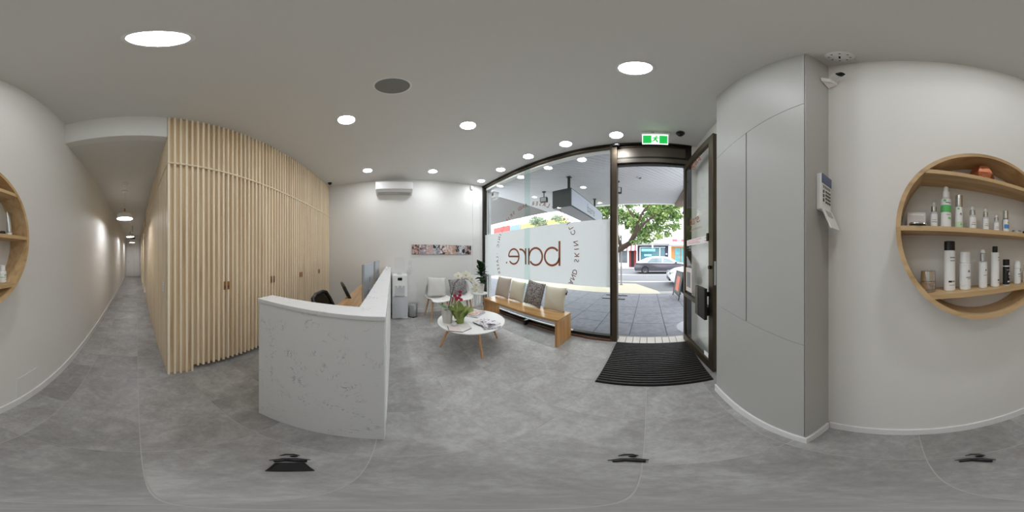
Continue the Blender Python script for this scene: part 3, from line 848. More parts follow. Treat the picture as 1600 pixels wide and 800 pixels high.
# air conditioner
ac = thing('air_conditioner', 'white split-system air conditioner high on the wall', 'air conditioner', (XL, 0.04, 2.79))
prof = [(0.0, 0.0), (0.17, 0.03), (0.215, 0.075), (0.225, 0.26), (0.20, 0.285), (0.0, 0.285)]
b = MB(); n = len(prof)
b.add([(x, -0.40, z) for x, z in prof] + [(x, 0.40, z) for x, z in prof], [tuple(range(n)), tuple(range(2 * n - 1, n - 1, -1))] + [(i, n + i, n + (i + 1) % n, (i + 1) % n) for i in range(n)])
b.build('body', 'white_plastic', ac, bevel=0.006)
MB().hexa([(0.04, -0.36, 0.004), (0.165, -0.36, 0.026), (0.165, 0.36, 0.026), (0.04, 0.36, 0.004), (0.04, -0.36, 0.0), (0.165, -0.36, 0.021), (0.165, 0.36, 0.021), (0.04, 0.36, 0.0)]).build('louvre', 'vent_grey', ac)
MB().box(0.2175, -0.385, 0.078, 0.2225, 0.385, 0.084).build('front_groove', 'key_grey', ac)
MB().hexa([(0.10, -0.20, 0.012), (0.14, -0.20, 0.019), (0.14, 0.10, 0.019), (0.10, 0.10, 0.012), (0.10, -0.2, 0.008), (0.14, -0.2, 0.015), (0.14, 0.1, 0.015), (0.10, 0.1, 0.008)]).build('air_flap', 'grey_plastic', ac)

# conduit with motion sensor
cd = thing('conduit', 'slim white cable duct running up the wall beside the window', 'conduit', (XL, 1.995, 0))
MB().box(0, -0.012, 0.10, 0.012, 0.012, 3.18).build('duct', 'trim_paint', cd)
ms = thing('motion_sensor', 'small white motion sensor at the top of the cable duct', 'sensor', (XL, 1.965, 3.20))
MB().box(0.0, -0.05, -0.06, 0.045, 0.02, 0.05).build('body', 'white_plastic', ms, bevel=0.012)
MB().box(0.045, -0.045, -0.05, 0.047, -0.0, -0.005).build('lens', 'grey_plastic', ms)

# strip of nine photo panels
st_ = thing('photo_strip', 'long strip of nine photo panels of faces on the wall above the chairs', 'wall picture', (XL, 1.19, 1.50))
MB().box(0, -0.742, -0.112, 0.014, 0.742, 0.112).build('backing', 'black_matte', st_)
for i in range(9):
    y0 = -0.742 + i * 0.1649
    o = MB().box(0.014, -0.081, -0.110, 0.020, 0.081, 0.110).build('photo_panel', 'photo_%d' % i, st_)
    o.location = (0, y0 + 0.0824, 0)

# hall pendants, rose, detector and black sign
def pendant(x, y, lb, n=28):
    o = thing('pendant_lamp', lb, 'pendant lamp', (x, y, HZ), group='hall pendants')
    MB().lathe([(0.06, 0), (0.06, -0.015), (0.02, -0.025)], 20).build('ceiling_rose', 'white_plastic', o, True)
    MB().tube([(0, 0, -0.02), (0, 0, -0.40)], 0.004, 6).build('cord', 'white_plastic', o)
    MB().lathe([(0.014, -0.39), (0.014, -0.475)], 12).build('cap', 'brass', o, True)
    MB().lathe([(0.018, -0.475), (0.09, -0.482), (0.135, -0.505), (0.155, -0.55), (0.165, -0.61), (0.160, -0.612), (0.150, -0.55), (0.130, -0.51), (0.09, -0.488), (0.018, -0.481)], n, close=False).build('shade', 'white_matte', o, True)
    MB().lathe([(0.001, -0.603), (0.145, -0.597), (0.145, -0.592), (0.001, -0.592)], n).build('diffuser', 'pendant_glow', o, True)
pendant(0.23, -3.26, 'nearest white dome pendant lamp hanging in the hall')
pendant(0.24, -6.45, 'second white dome pendant lamp down the hall')
pendant(0.25, -9.3, 'farthest white dome pendant lamp, by the hall end door')
o = thing('hall_detector', 'round white detector on the hall ceiling before the first pendant', 'smoke detector', (0.215, -2.88, HZ))
MB().lathe([(0.075, 0), (0.075, -0.02), (0.05, -0.035), (0.001, -0.036)], 24).build('body', 'white_plastic', o, True)
MB().lathe([(0.055, -0.0335), (0.056, -0.036), (0.05, -0.038)], 24, close=False).build('ring', 'vent_grey', o, True)
o = thing('hall_sign', 'small black box sign hanging from the hall ceiling', 'sign', (0.17, -7.3, HZ))
MB().tube([(0, 0, 0), (0, 0, -0.46)], 0.01, 6).build('rod', 'black_matte', o)
MB().box(-0.11, -0.03, -0.60, 0.11, 0.03, -0.46).build('sign_box', 'black_plastic', o, bevel=0.005)
# light switch plate on the timber corner
o = thing('switch_plate', 'white four-gang light switch on the timber wall corner', 'light switch', (XT, -1.70, 1.01))
MB().box(0, -0.03, -0.065, 0.008, 0.03, 0.065).build('plate', 'white_plastic', o, bevel=0.002)
for k in range(4):
    MB().box(0.008, -0.008, -0.052 + k * 0.029, 0.014, 0.010, -0.035 + k * 0.029).build('rocker', 'white_gloss', o)

# ================================================================== RECEPTION COUNTER
rc = thing('reception_counter', 'white veined-stone L-shaped reception counter', 'counter', (-0.64, -0.36, 0))
def rcp(name, mat, mb, bevel=0.003):
    return mb.build(name, mat, rc, bevel=bevel, off=(-0.64, -0.36, 0))
rcp('end_panel', 'quartz', MB().box(-0.757, -0.688, 0, -0.642, -0.03, 1.078))
rcp('long_panel', 'white_matte', MB().box(-3.68, -0.150, 0, -0.758, -0.032, 1.078))
rcp('top_slab', 'quartz', MB().prism([(-0.638, -0.692), (-0.638, -0.026), (-3.69, -0.026), (-3.69, -0.156), (-0.762, -0.156), (-0.762, -0.692)], 1.079, 1.10))
rcp('work_surface', 'oak_desk', MB().box(-3.68, -0.66, 0.71, -0.79, -0.158, 0.74))
rcp('drawer_unit', 'white_matte', MB().box(-1.16, -0.64, 0.0, -0.80, -0.17, 0.709))
rcp('support_panel', 'white_matte', MB().box(-3.66, -0.64, 0.0, -3.62, -0.17, 0.709))
# monitors (all-in-one computers seen from the back)
def monitor(x, y, rz, lb):
    o = thing('desktop_computer', lb, 'computer', (x, y, 0.74), rz, 'desktop computers')
    MB().box(-0.265, -0.012, 0.12, 0.265, 0.012, 0.53).build('back_shell', 'alu_monitor', o, bevel=0.008)
    MB().box(-0.258, -0.015, 0.16, 0.258, -0.0125, 0.522).build('screen', 'screen_black', o)
    MB().ball((0.0, 0.0125, 0.35), 0.028, 1, 0.05, 1.1).build('emblem', 'print_grey', o)
    MB().hexa([(-0.09, 0.02, 0.0), (0.09, 0.02, 0.0), (0.09, 0.05, 0.0), (-0.09, 0.05, 0.0), (-0.08, 0.013, 0.25), (0.08, 0.013, 0.25), (0.08, 0.02, 0.25), (-0.08, 0.02, 0.25)]).build('stand_neck', 'alu_monitor', o)
    MB().box(-0.095, -0.12, 0.0, 0.095, 0.05, 0.006).build('stand_foot', 'alu_monitor', o, bevel=0.002)
monitor(-1.80, -0.262, radians(-3), 'nearer silver desktop computer behind the counter')
monitor(-2.78, -0.262, radians(-2), 'farther silver desktop computer behind the counter, by the wall')
# small white ornament on the counter end
o = thing('card_holder', 'small white curved card holder at the far end of the counter top', 'card holder', (-2.86, -0.10, 1.10))
MB().box(-0.05, -0.03, 0, 0.05, 0.03, 0.008).build('base', 'white_gloss', o, bevel=0.003)
MB().tube([(-0.045, 0, 0.008), (-0.045, 0, 0.04), (-0.02, 0, 0.06), (0.02, 0, 0.06), (0.045, 0, 0.035), (0.045, 0, 0.008)], 0.009, 8).build('loop', 'white_gloss', o, True)

# office chairs
def office_chair(x, y, rz, lb):
    o = thing('office_chair', lb, 'office chair', (x, y, 0), rz, 'black mesh office chairs')
    # faces local +y; backrest leans to -y
    M = Matrix.Translation((0, -0.20, 0.50)) @ Matrix.Rotation(radians(25), 4, 'X')
    fr = MB()
    pts = [(-0.20, 0, 0.02), (-0.235, 0, 0.12), (-0.225, 0, 0.34), (-0.19, 0, 0.43), (-0.10, 0, 0.455), (0.10, 0, 0.455), (0.19, 0, 0.43), (0.225, 0, 0.34), (0.235, 0, 0.12), (0.20, 0, 0.02), (-0.20, 0, 0.02)]
    fr.tube(pts, 0.022, 8).xf(M); fr.build('back_frame', 'black_plastic', o, True)
    ms_ = MB(); ms_.prism([(p[0] * 0.97, p[2] * 0.97 + 0.006) for p in pts[:-1]], -0.002, 0.002)
    ms_.xf(Matrix(((1, 0, 0, 0), (0, 0, 1, 0), (0, 1, 0, 0), (0, 0, 0, 1)))).xf(M); ms_.build('back_mesh', 'dark_mesh', o)
    MB().box(-0.25, -0.22, 0.44, 0.25, 0.26, 0.51).build('seat', 'black_matte', o, bevel=0.02)
    MB().tube([(0, -0.15, 0.43), (0, -0.24, 0.46), (0, -0.23, 0.56)], 0.02, 8).build('back_bracket', 'black_plastic', o, True)
    MB().lathe([(0.028, 0.09), (0.028, 0.44)], 12).build('gas_column', 'black_plastic', o, True)
    for k in range(5):
        a = 2 * pi * k / 5 + 0.3
        c, s_ = cos(a), sin(a)
        lg = MB().tube([(0.02 * c, 0.02 * s_, 0.10), (0.28 * c, 0.28 * s_, 0.075)], [0.022, 0.014], 8).build('base_leg', 'black_plastic', o, True)
        MB().ball((0.28 * c, 0.28 * s_, 0.031), 0.03, 0.7, 0.7, 1, 10, 8).build('castor', 'black_matte', lg, True)
    for s_ in (-1, 1):
        MB().tube([(s_ * 0.27, -0.05, 0.46), (s_ * 0.29, -0.05, 0.66), (s_ * 0.29, 0.12, 0.67)], 0.014, 8).build('armrest', 'black_plastic', o, True)
office_chair(-1.72, -0.43, radians(2), 'nearer black mesh office chair behind the counter')
office_chair(-2.56, -0.40, radians(24), 'farther black mesh office chair behind the counter')

# ================================================================== ROUND WALL SHELF
SY, SZ, SA, SB, SXF = -0.353, 1.450, 0.383, 0.366, 0.568
sh = thing('round_shelf', 'round oak wall shelf with three boards holding skincare bottles', 'shelf', (XR, SY, SZ))
n = 72; b = MB(); vs = []; fs = []
for i in range(n):
    a = 2 * pi * i / n
    for (x, k) in ((SXF - XR, 0), (-0.001, 0), (-0.001, 0.017), (SXF - XR, 0.017)):
        vs.append((x, (SA - k) * cos(a), (SB - k) * sin(a)))
for i in range(n):
    j = (i + 1) % n
    for k in range(4):
        fs.append((i * 4 + k, j * 4 + k, j * 4 + (k + 1) % 4, i * 4 + (k + 1) % 4))
b.add(vs, fs).build('hoop', 'oak_shelf', sh, True)
def half_chord(z):
    q = 1 - ((z - SZ) / (SB - 0.017)) ** 2
    return (SA - 0.017) * sqrt(max(q, 0))
def shelf_board(zt, th=0.018):
    hw0, hw1 = half_chord(zt), half_chord(zt - th)
    MB().hexa([(SXF - XR + 0.002, -hw1, zt - th - SZ), (-0.001, -hw1, zt - th - SZ), (-0.001, hw1, zt - th - SZ), (SXF - XR + 0.002, hw1, zt - th - SZ),
               (SXF - XR + 0.002, -hw0, zt - SZ), (-0.001, -hw0, zt - SZ), (-0.001, hw0, zt - SZ), (SXF - XR + 0.002, hw0, zt - SZ)]).build('shelf_board', 'oak_shelf', sh)
ZT, ZM, ZL = 1.690, 1.458, 1.210
for z in (ZT, ZM, ZL):
    shelf_board(z)
# bottles: each a thing with cap / neck / label parts; labels face the room (-x)
BX = 0.632
def bottle(lb, y, z, r, parts, x=BX, name='bottle', cat='bottle', group='skincare bottles on the round shelf', deco=()):
    o = thing(name, lb, cat, (x, y, z), group=group)
    for pn, mat, prof in parts:
        MB().lathe(prof, 24).build(pn, mat, o, True)
    for pn, mat, z0, z1, a0, a1, rr in deco:     # curved print patches, angles from -x axis
        m_ = max(4, int((a1 - a0) / 8)); vs = []; fs = []
        for i in range(m_ + 1):
            a = pi + radians(a0 + (a1 - a0) * i / m_)
            vs += [(rr * cos(a), rr * sin(a), z0), (rr * cos(a), rr * sin(a), z1)]
        for i in range(m_):
            fs.append((2 * i, 2 * i + 2, 2 * i + 3, 2 * i + 1))
        MB().add(vs, fs).build(pn, mat, o)
    return o
def body(r, h, e=0.003):
    return [(r - e, 0), (r, e), (r, h - e), (r - e, h)]
def tube_(r, z0, z1, e=0.0015):
    return [(r - e, z0), (r, z0 + e), (r, z1 - e), (r - e, z1)]
# middle board
o = thing('product_box', 'grey square product carton at the left end of the middle board', 'box', (0.655, -0.047, ZM))
MB().box(-0.025, -0.036, 0, 0.025, 0.036, 0.066).build('carton', 'card_grey', o, bevel=0.001)
MB().box(-0.0258, -0.030, 0.053, -0.0252, 0.028, 0.058).build('title_print', 'notice_white', o)
bottle('flat round jar with dark base and silver lid in front of the grey carton', -0.05, ZM, 0.034, [('base', 'black_plastic', tube_(0.034, 0, 0.006)), ('lid', 'chrome', tube_(0.033, 0.0062, 0.014))], x=0.600, name='jar', cat='jar')
def serum(lb, y, h, r, lab='white_plastic', x=BX):
    return bottle(lb, y, ZM, r, [('glass_body', 'grey_plastic', body(r, h * 0.55)), ('collar', 'chrome', tube_(r * 0.78, h * 0.555, h * 0.76)), ('pump', 'white_plastic', tube_(r * 0.42, h * 0.765, h * 0.9)), ('clear_cap', 'clear_plastic', [(r * 0.74, h * 0.765), (r * 0.74, h * 0.94), (r * 0.5, h)])],
                  x, deco=[('label', lab, h * 0.05, h * 0.48, -75, 75, r + 0.0004), ('print_line', 'print_grey', h * 0.20, h * 0.22, -40, 40, r + 0.0008), ('print_line', 'print_grey', h * 0.27, h * 0.285, -30, 30, r + 0.0008)])
serum('small clear-capped serum bottle between the grey carton and the green-banded bottle', -0.116, 0.122, 0.0145)
bottle('tall white pump bottle with a broad green band', -0.165, ZM, 0.021,
       [('bottle_body', 'white_plastic', body(0.021, 0.128)), ('shoulder', 'white_gloss', [(0.020, 0.1285), (0.0155, 0.132), (0.0145, 0.160), (0.0135, 0.162)]), ('nozzle', 'white_gloss', [(0.0105, 0.1625), (0.010, 0.183), (0.008, 0.185)])],
       deco=[('band', 'print_green', 0.068, 0.098, -179, 179, 0.0214), ('emblem', 'print_green', 0.112, 0.122, -40, -12, 0.0214), ('print_line', 'print_grey', 0.106, 0.110, -20, 40, 0.0214), ('print_line', 'print_green', 0.040, 0.047, 10, 50, 0.0214), ('print_line', 'print_grey', 0.056, 0.058, -10, 40, 0.0214)])
bottle('white bottle with pale green foot and tall silver cap', -0.220, ZM, 0.016,
       [('bottle_body', 'white_plastic', body(0.016, 0.098)), ('cap', 'chrome', tube_(0.0152, 0.0985, 0.151))],
       deco=[('band', 'print_lime', 0.003, 0.032, -179, 179, 0.0163), ('emblem', 'print_green', 0.084, 0.092, -40, -8, 0.0163), ('print_dot', 'print_grey', 0.062, 0.069, -5, 25, 0.0163), ('print_dot', 'print_green', 0.018, 0.024, 5, 25, 0.0166)])
serum('slim serum bottle with silver collar right of the silver-capped bottle', -0.281, 0.119, 0.0155)
serum('slim serum bottle with silver collar, left of the shortest serum bottle', -0.344, 0.118, 0.0145)
serum('shortest silver-collared serum bottle, beside the blue-printed bottle', -0.400, 0.092, 0.0140)
bottle('silver-capped bottle with a blue patch and yellow spot', -0.452, ZM, 0.0155,
       [('bottle_body', 'brushed_silver', body(0.0155, 0.070)), ('cap', 'chrome', tube_(0.0135, 0.0705, 0.112))],
       deco=[('label', 'white_plastic', 0.004, 0.066, -80, 80, 0.0158), ('blue_patch', 'print_blue', 0.022, 0.042, -60, 60, 0.0161), ('yellow_spot', 'print_yellow', 0.047, 0.055, 0, 35, 0.0161)])
bottle('flat silver tin near the right of the middle board', -0.519, ZM, 0.023, [('tin', 'white_plastic', tube_(0.0225, 0, 0.012)), ('lid', 'brushed_silver', tube_(0.0235, 0.0122, 0.021))], name='tin', cat='tin')
bottle('small jar with black lid before the silver tube', -0.585, ZM, 0.018, [('jar_body', 'clear_plastic', tube_(0.018, 0, 0.010)), ('cream', 'white_plastic', tube_(0.015, 0.001, 0.009)), ('lid', 'black_plastic', tube_(0.0185, 0.0102, 0.023))], name='jar', cat='jar')
o = thing('cream_tube', 'silver squeeze tube standing at the right end of the middle board', 'tube', (BX, -0.640, ZM), group='skincare bottles on the round shelf')
MB().lathe(tube_(0.015, 0, 0.022), 20).build('cap', 'white_gloss', o, True)
b = MB(); vs = []; fs = []; n = 20
for j, (z, a, c) in enumerate(((0.0225, 0.0165, 0.0165), (0.06, 0.018, 0.014), (0.11, 0.0195, 0.007), (0.137, 0.020, 0.0022), (0.139, 0.020, 0.0015))):
    vs += [(c * cos(2 * pi * i / n), a * sin(2 * pi * i / n), z) for i in range(n)]
for j in range(4):
    fs += [(j * n + i, j * n + (i + 1) % n, (j + 1) * n + (i + 1) % n, (j + 1) * n + i) for i in range(n)]
fs += [tuple(range(n - 1, -1, -1)), tuple(4 * n + i for i in range(n))]
b.add(vs, fs).build('tube_body', 'silver', o, True)
# lower board
bottle('squat gold and silver cream jar at the left end of the lower board', -0.093, ZL, 0.0295,
       [('jar_body', 'jar_gold', body(0.0295, 0.042)), ('lid', 'chrome', tube_(0.0285, 0.043, 0.083))], name='jar', cat='jar',
       deco=[('print_line', 'print_grey', 0.008, 0.012, -30, 60, 0.0298), ('print_line', 'print_grey', 0.024, 0.030, 5, 40, 0.0298)])
bottle('tallest white cylinder bottle with a wide black cap', -0.180, ZL, 0.0235,
       [('bottle_body', 'white_gloss', body(0.0235, 0.162)), ('cap', 'black_plastic', tube_(0.0222, 0.1625, 0.199))],
       deco=[('print_line', 'print_grey', 0.132, 0.136, -10, 50, 0.0238), ('print_line', 'print_grey', 0.120, 0.123, -8, 50, 0.0238), ('print_block', 'print_black', 0.036, 0.043, -25, 8, 0.0238), ('print_line', 'print_grey', 0.037, 0.042, 10, 45, 0.0238), ('print_line', 'print_grey', 0.024, 0.026, -20, 45, 0.0238)])
speck = [('speckle', 'print_grey', 0, 0, 0, 0, 0)]
def speckles(r, zs, seed):
    rnd = random.Random(seed); L = []
    for k in range(34):
        z0, z1 = zs[k % 2]
        z = rnd.uniform(z0, z1); a = rnd.uniform(-80, 80)
        L.append(('speckle', 'print_grey', z, z + 0.0012, a, a + rnd.uniform(2, 5), r))
    return L
bottle('white bottle with grey speckled print and plain white cap', -0.247, ZL, 0.0238,
       [('bottle_body', 'white_plastic', body(0.0238, 0.112)), ('cap', 'white_plastic', [(0.0225, 0.1125), (0.0215, 0.153), (0.019, 0.156)])],
       deco=[('print_line', 'print_grey', 0.052, 0.055, -10, 50, 0.0241), ('print_line', 'print_grey', 0.046, 0.048, 5, 45, 0.0241), ('emblem', 'print_grey', 0.074, 0.082, 10, 34, 0.0241)] + speckles(0.0241, ((0.004, 0.024), (0.092, 0.110)), 3))
bottle('slim white speckled pump bottle with silver collar', -0.331, ZL, 0.0188,
       [('bottle_body', 'white_plastic', body(0.0188, 0.116)), ('collar', 'silver', tube_(0.0125, 0.1165, 0.152)), ('pump_top', 'white_gloss', [(0.0095, 0.1525), (0.0095, 0.162), (0.006, 0.168)])],
       deco=[('print_line', 'print_grey', 0.056, 0.0585, -15, 45, 0.0191), ('emblem', 'print_grey', 0.076, 0.083, 5, 30, 0.0191)] + speckles(0.0191, ((0.004, 0.04), (0.092, 0.112)), 5))
bottle('tall white bottle with a slim black cap', -0.393, ZL, 0.0202,
       [('bottle_body', 'white_gloss', body(0.0202, 0.156)), ('cap', 'black_plastic', tube_(0.0125, 0.1565, 0.184))],
       deco=[('print_line', 'print_grey', 0.132, 0.136, 10, 55, 0.0205), ('print_line', 'print_grey', 0.120, 0.122, 10, 55, 0.0205), ('print_block', 'print_black', 0.028, 0.034, 5, 38, 0.0205), ('print_line', 'print_grey', 0.018, 0.020, 5, 45, 0.0205)])
bottle('small black bottle with white rings and white print', -0.456, ZL, 0.0168,
       [('foot', 'white_plastic', tube_(0.0165, 0, 0.004)), ('bottle_body', 'black_plastic', tube_(0.0168, 0.0042, 0.089)), ('ring', 'white_plastic', tube_(0.0166, 0.0892, 0.095)), ('cap', 'black_plastic', tube_(0.0165, 0.0952, 0.124))],
       deco=[('print_line', 'notice_white', 0.074, 0.0755, -30, 50, 0.0171), ('print_block', 'notice_white', 0.050, 0.062, 8, 34, 0.0171), ('print_line', 'notice_white', 0.038, 0.042, 12, 32, 0.0171), ('print_block', 'notice_white', 0.016, 0.022, -12, 40, 0.0171)])
bottle('white rounded tube with a dark round emblem', -0.524, ZL, 0.0182,
       [('bottle_body', 'white_gloss', body(0.0182, 0.078)), ('rounded_cap', 'white_gloss', [(0.0175, 0.0785), (0.0172, 0.100), (0.014, 0.112), (0.007, 0.117), (0.001, 0.1175)])],
       deco=[('emblem', 'print_grey', 0.064, 0.078, 10, 45, 0.0185), ('print_block', 'print_black', 0.049, 0.052, -25, 50, 0.0185), ('print_line', 'print_grey', 0.038, 0.040, -15, 45, 0.0185)])
bottle('short white bottle with a green line at the right end of the lower board', -0.589, ZL, 0.0215,
       [('bottle_body', 'white_gloss', body(0.0215, 0.060)), ('cap', 'white_gloss', tube_(0.0155, 0.0605, 0.092))],
       deco=[('green_line', 'print_green', 0.028, 0.031, -80, 80, 0.0218), ('print_line', 'print_grey', 0.038, 0.042, -20, 50, 0.0218), ('print_line', 'print_grey', 0.016, 0.018, -10, 50, 0.0218)])
# faceted rose-gold ornament
o = thing('faceted_ornament', 'faceted rose-gold perforated ornament on the top board', 'ornament', (0.632, -0.325, ZT))
MB().lathe([(0.040, 0), (0.060, 0.034), (0.036, 0.082)], 6).xf(Matrix.Rotation(0.35, 4, 'Z')).build('shell', 'rose_gold', o)

# ================================================================== WAITING AREA
# coffee table
TCX, TCY, TZ = -2.0, 1.05, 0.42
ct = thing('coffee_table', 'round white coffee table on four splayed oak legs', 'coffee table', (TCX, TCY, 0))
MB().lathe([(0.44, TZ - 0.026), (0.462, TZ - 0.016), (0.465, TZ - 0.006), (0.460, TZ), (0.001, TZ)], 64).build('table_top', 'white_gloss', ct, True)
for lx, ly in ((-2.064, 0.622), (-1.58, 0.977), (-1.964, 1.474), (-2.448, 1.119)):
    ex_, ey = lx - TCX, ly - TCY
    MB().tube([(ex_, ey, 0.0), (ex_ * 0.66, ey * 0.66, TZ - 0.03)], [0.013, 0.022], 14).build('leg', 'oak_leg', ct, True)
MB().prism([(-0.24, -0.025), (-0.025, -0.025), (-0.025, -0.24), (0.025, -0.24), (0.025, -0.025), (0.24, -0.025), (0.24, 0.025), (0.025, 0.025), (0.025, 0.24), (-0.025, 0.24), (-0.025, 0.025), (-0.24, 0.025)], TZ - 0.05, TZ - 0.0265).build('under_frame', 'oak_leg', ct)

# bench
BZ = 0.455
bn = thing('bench', 'long oak waterfall bench along the shop window', 'bench', (-2.0, 2.015, 0))
MB().box(-0.90, -0.195, BZ - 0.04, 0.865, 0.195, BZ).build('seat_plank', 'oak_bench', bn, bevel=0.003)
wood('oak_bench_end', rgb(196, 150, 98), rgb(180, 132, 80), rgb(154, 108, 64), (24, 24, 1.6), 0.35, 0.03)
for x0 in (-0.90, 0.825):
    MB().box(x0, -0.195, 0.0, x0 + 0.04, 0.195, BZ - 0.041).build('end_panel', 'oak_bench_end', bn, bevel=0.003)

# cushions
def pillow(w, h, t, n=18):
    b = MB(); vs = []; fs = []
    for side in (1, -1):
        for j in range(n + 1):
            for i in range(n + 1):
                u = -1 + 2 * i / n; v = -1 + 2 * j / n
                d_ = (1 - u * u) * (1 - v * v)
                bul = max(d_, 0) ** 0.42
                pin = 1 - 0.07 * (1 - abs(u) ** 2) * abs(v) ** 3, 1 - 0.07 * (1 - abs(v) ** 2) * abs(u) ** 3
                wr = 0.012 * sin(5 * u + 2 * v) * d_ * (1 if side > 0 else 0.5)
                vs.append((u * w / 2 * pin[1], side * (t / 2 * bul) + wr, v * h / 2 * pin[0]))
    m_ = n + 1
    for side in range(2):
        k = side * m_ * m_
        for j in range(n):
            for i in range(n):
                q = (k + j * m_ + i, k + j * m_ + i + 1, k + (j + 1) * m_ + i + 1, k + (j + 1) * m_ + i)
                fs.append(q if side else q[::-1])
    return b.add(vs, fs)
def cushion(lb, x, y, z, w, h, t, mat, lean, rz, roll=0, tagc=None):
    o = thing('cushion', lb, 'cushion', (x, y, z), rz, 'cushions on the bench' if z < 0.46 else 'cushions on the chairs')
    M = Matrix.Rotation(radians(lean), 4, 'X') @ Matrix.Rotation(radians(roll), 4, 'Y') @ Matrix.Translation((0, 0, h / 2))
    p_ = pillow(w, h, t).xf(M)
    zmin = min(q[2] for q in p_.v)
    p_.v = [(a, b_, c - zmin) for a, b_, c in p_.v]
    c_ = p_.build('cover', mat, o, True)
    bm = bmesh.new(); bm.from_mesh(c_.data); bmesh.ops.remove_doubles(bm, verts=bm.verts, dist=1e-4); bmesh.ops.recalc_face_normals(bm, faces=bm.faces); bm.to_mesh(c_.data); bm.free(); c_.data.shade_smooth()
    zp = MB().tube([tuple(M @ Vector((w / 2 * a, 0, -h / 2 * 0.995 + 0.0)) - Vector((0, 0, zmin))) for a in (-0.85, -0.4, 0.0, 0.4, 0.85)], 0.004, 6)
    zp.v = [(a, b_, max(c, 0.001)) for a, b_, c in zp.v]
    zp.build('piping', mat, o, True)
    if tagc:
        MB().add([tuple(M @ Vector(p) - Vector((0, 0, zmin))) for p in ((w / 2 - 0.01, -0.002, h * 0.22), (w / 2 + 0.012, -0.002, h * 0.22), (w / 2 + 0.012, -0.002, h * 0.32), (w / 2 - 0.01, -0.002, h * 0.32),
                 (w / 2 - 0.01, 0.002, h * 0.22), (w / 2 + 0.012, 0.002, h * 0.22), (w / 2 + 0.012, 0.002, h * 0.32), (w / 2 - 0.01, 0.002, h * 0.32))],
                 [(0, 1, 2, 3), (7, 6, 5, 4), (0, 4, 5, 1), (1, 5, 6, 2), (2, 6, 7, 3), (3, 7, 4, 0)]).build('tag', 'print_black', o)
    return o
cushion('plain taupe cushion at the left end of the bench', -2.715, 2.14, BZ, 0.43, 0.44, 0.13, 'cushion_taupe', -13, radians(2), 2)
cushion('cream textured cushion between the taupe and tweed cushions', -2.285, 2.15, BZ, 0.39, 0.40, 0.12, 'cushion_cream', -11, radians(0), 3)
cushion('dark grey tweed cushion on the bench', -1.845, 2.11, BZ, 0.43, 0.44, 0.13, 'tweed_dark', -14, radians(-5), 5)
cushion('cream textured cushion with a black tag at the right end of the bench', -1.41, 2.14, BZ, 0.40, 0.40, 0.12, 'cushion_cream', -11, radians(0), 0, True)

# shell chairs
def shell_chair(x, y, rz, lb):
    o = thing('shell_chair', lb, 'chair', (x, y, 0), rz, 'white shell chairs')
    prof = [(0.235, 0.425, 0.19), (0.20, 0.447, 0.215), (0.10, 0.442, 0.232), (0.0, 0.436, 0.238), (-0.10, 0.442, 0.24), (-0.165, 0.475, 0.24), (-0.20, 0.54, 0.236), (-0.222, 0.62, 0.225), (-0.238, 0.70, 0.205), (-0.248, 0.76, 0.17), (-0.252, 0.79, 0.12)]
    n = 14; vs = []; fs = []
    for k, (d_, z, hw) in enumerate(prof):
        back = min(1, max(0, (z - 0.46) / 0.15)) if d_ < -0.1 else 0
        for i in range(n + 1):
            t = -1 + 2 * i / n
            cur = abs(t) ** 2.6
            vs.append((hw * t * (1 - 0.03 * cur), d_ + back * 0.09 * cur, z + (1 - back) * 0.05 * cur * (1.0 if k > 0 else 0.5)))
    m_ = n + 1; L = len(prof)
    # offset for thickness
    import mathutils
    vs2 = [(a, b_ - (0.008 if c > 0.5 else 0), c - 0.009) for a, b_, c in vs]
    K = len(vs)
    for k in range(L - 1):
        for i in range(n):
            q = (k * m_ + i, k * m_ + i + 1, (k + 1) * m_ + i + 1, (k + 1) * m_ + i)
            fs.append(q); fs.append(tuple(K + z for z in q[::-1]))
    rim = [i for i in range(m_)] + [k * m_ + n for k in range(1, L)] + [(L - 1) * m_ + i for i in range(n - 1, -1, -1)] + [k * m_ for k in range(L - 2, 0, -1)]
    for a in range(len(rim)):
        p, q = rim[a], rim[(a + 1) % len(rim)]
        fs.append((p, q, K + q, K + p))
    MB().add(vs + vs2, fs).build('seat_shell', 'white_matte', o, True)
    for yy in (-0.13, 0.12):
        MB().box(-0.17, yy, 0.395, 0.17, yy + 0.03, 0.425).build('cross_rail', 'oak_leg', o)
    MB().box(-0.015, -0.10, 0.40, 0.015, 0.12, 0.425).build('centre_rail', 'oak_leg', o)
    for sx in (-1, 1):
        for (yt, yb) in ((0.135, 0.20), (-0.115, -0.20)):
            MB().tube([(sx * 0.215, yb, 0.0), (sx * 0.155, yt, 0.42)], [0.012, 0.021], 12).build('leg', 'oak_leg', o, True)
    return o
shell_chair(-3.27, 0.93, radians(-84), 'white shell chair with a plain pale cushion, left of the pair')
shell_chair(-3.25, 1.46, radians(-100), 'white shell chair with a grey tweed cushion, beside the side table')
cushion('pale grey cushion on the left shell chair', -3.32, 0.93, 0.462, 0.44, 0.42, 0.13, 'cushion_grey', -14, radians(-84 + 180), 5)
cushion('grey tweed cushion on the right shell chair', -3.34, 1.45, 0.462, 0.40, 0.36, 0.12, 'tweed_grey', -14, radians(-100 + 180), -6)

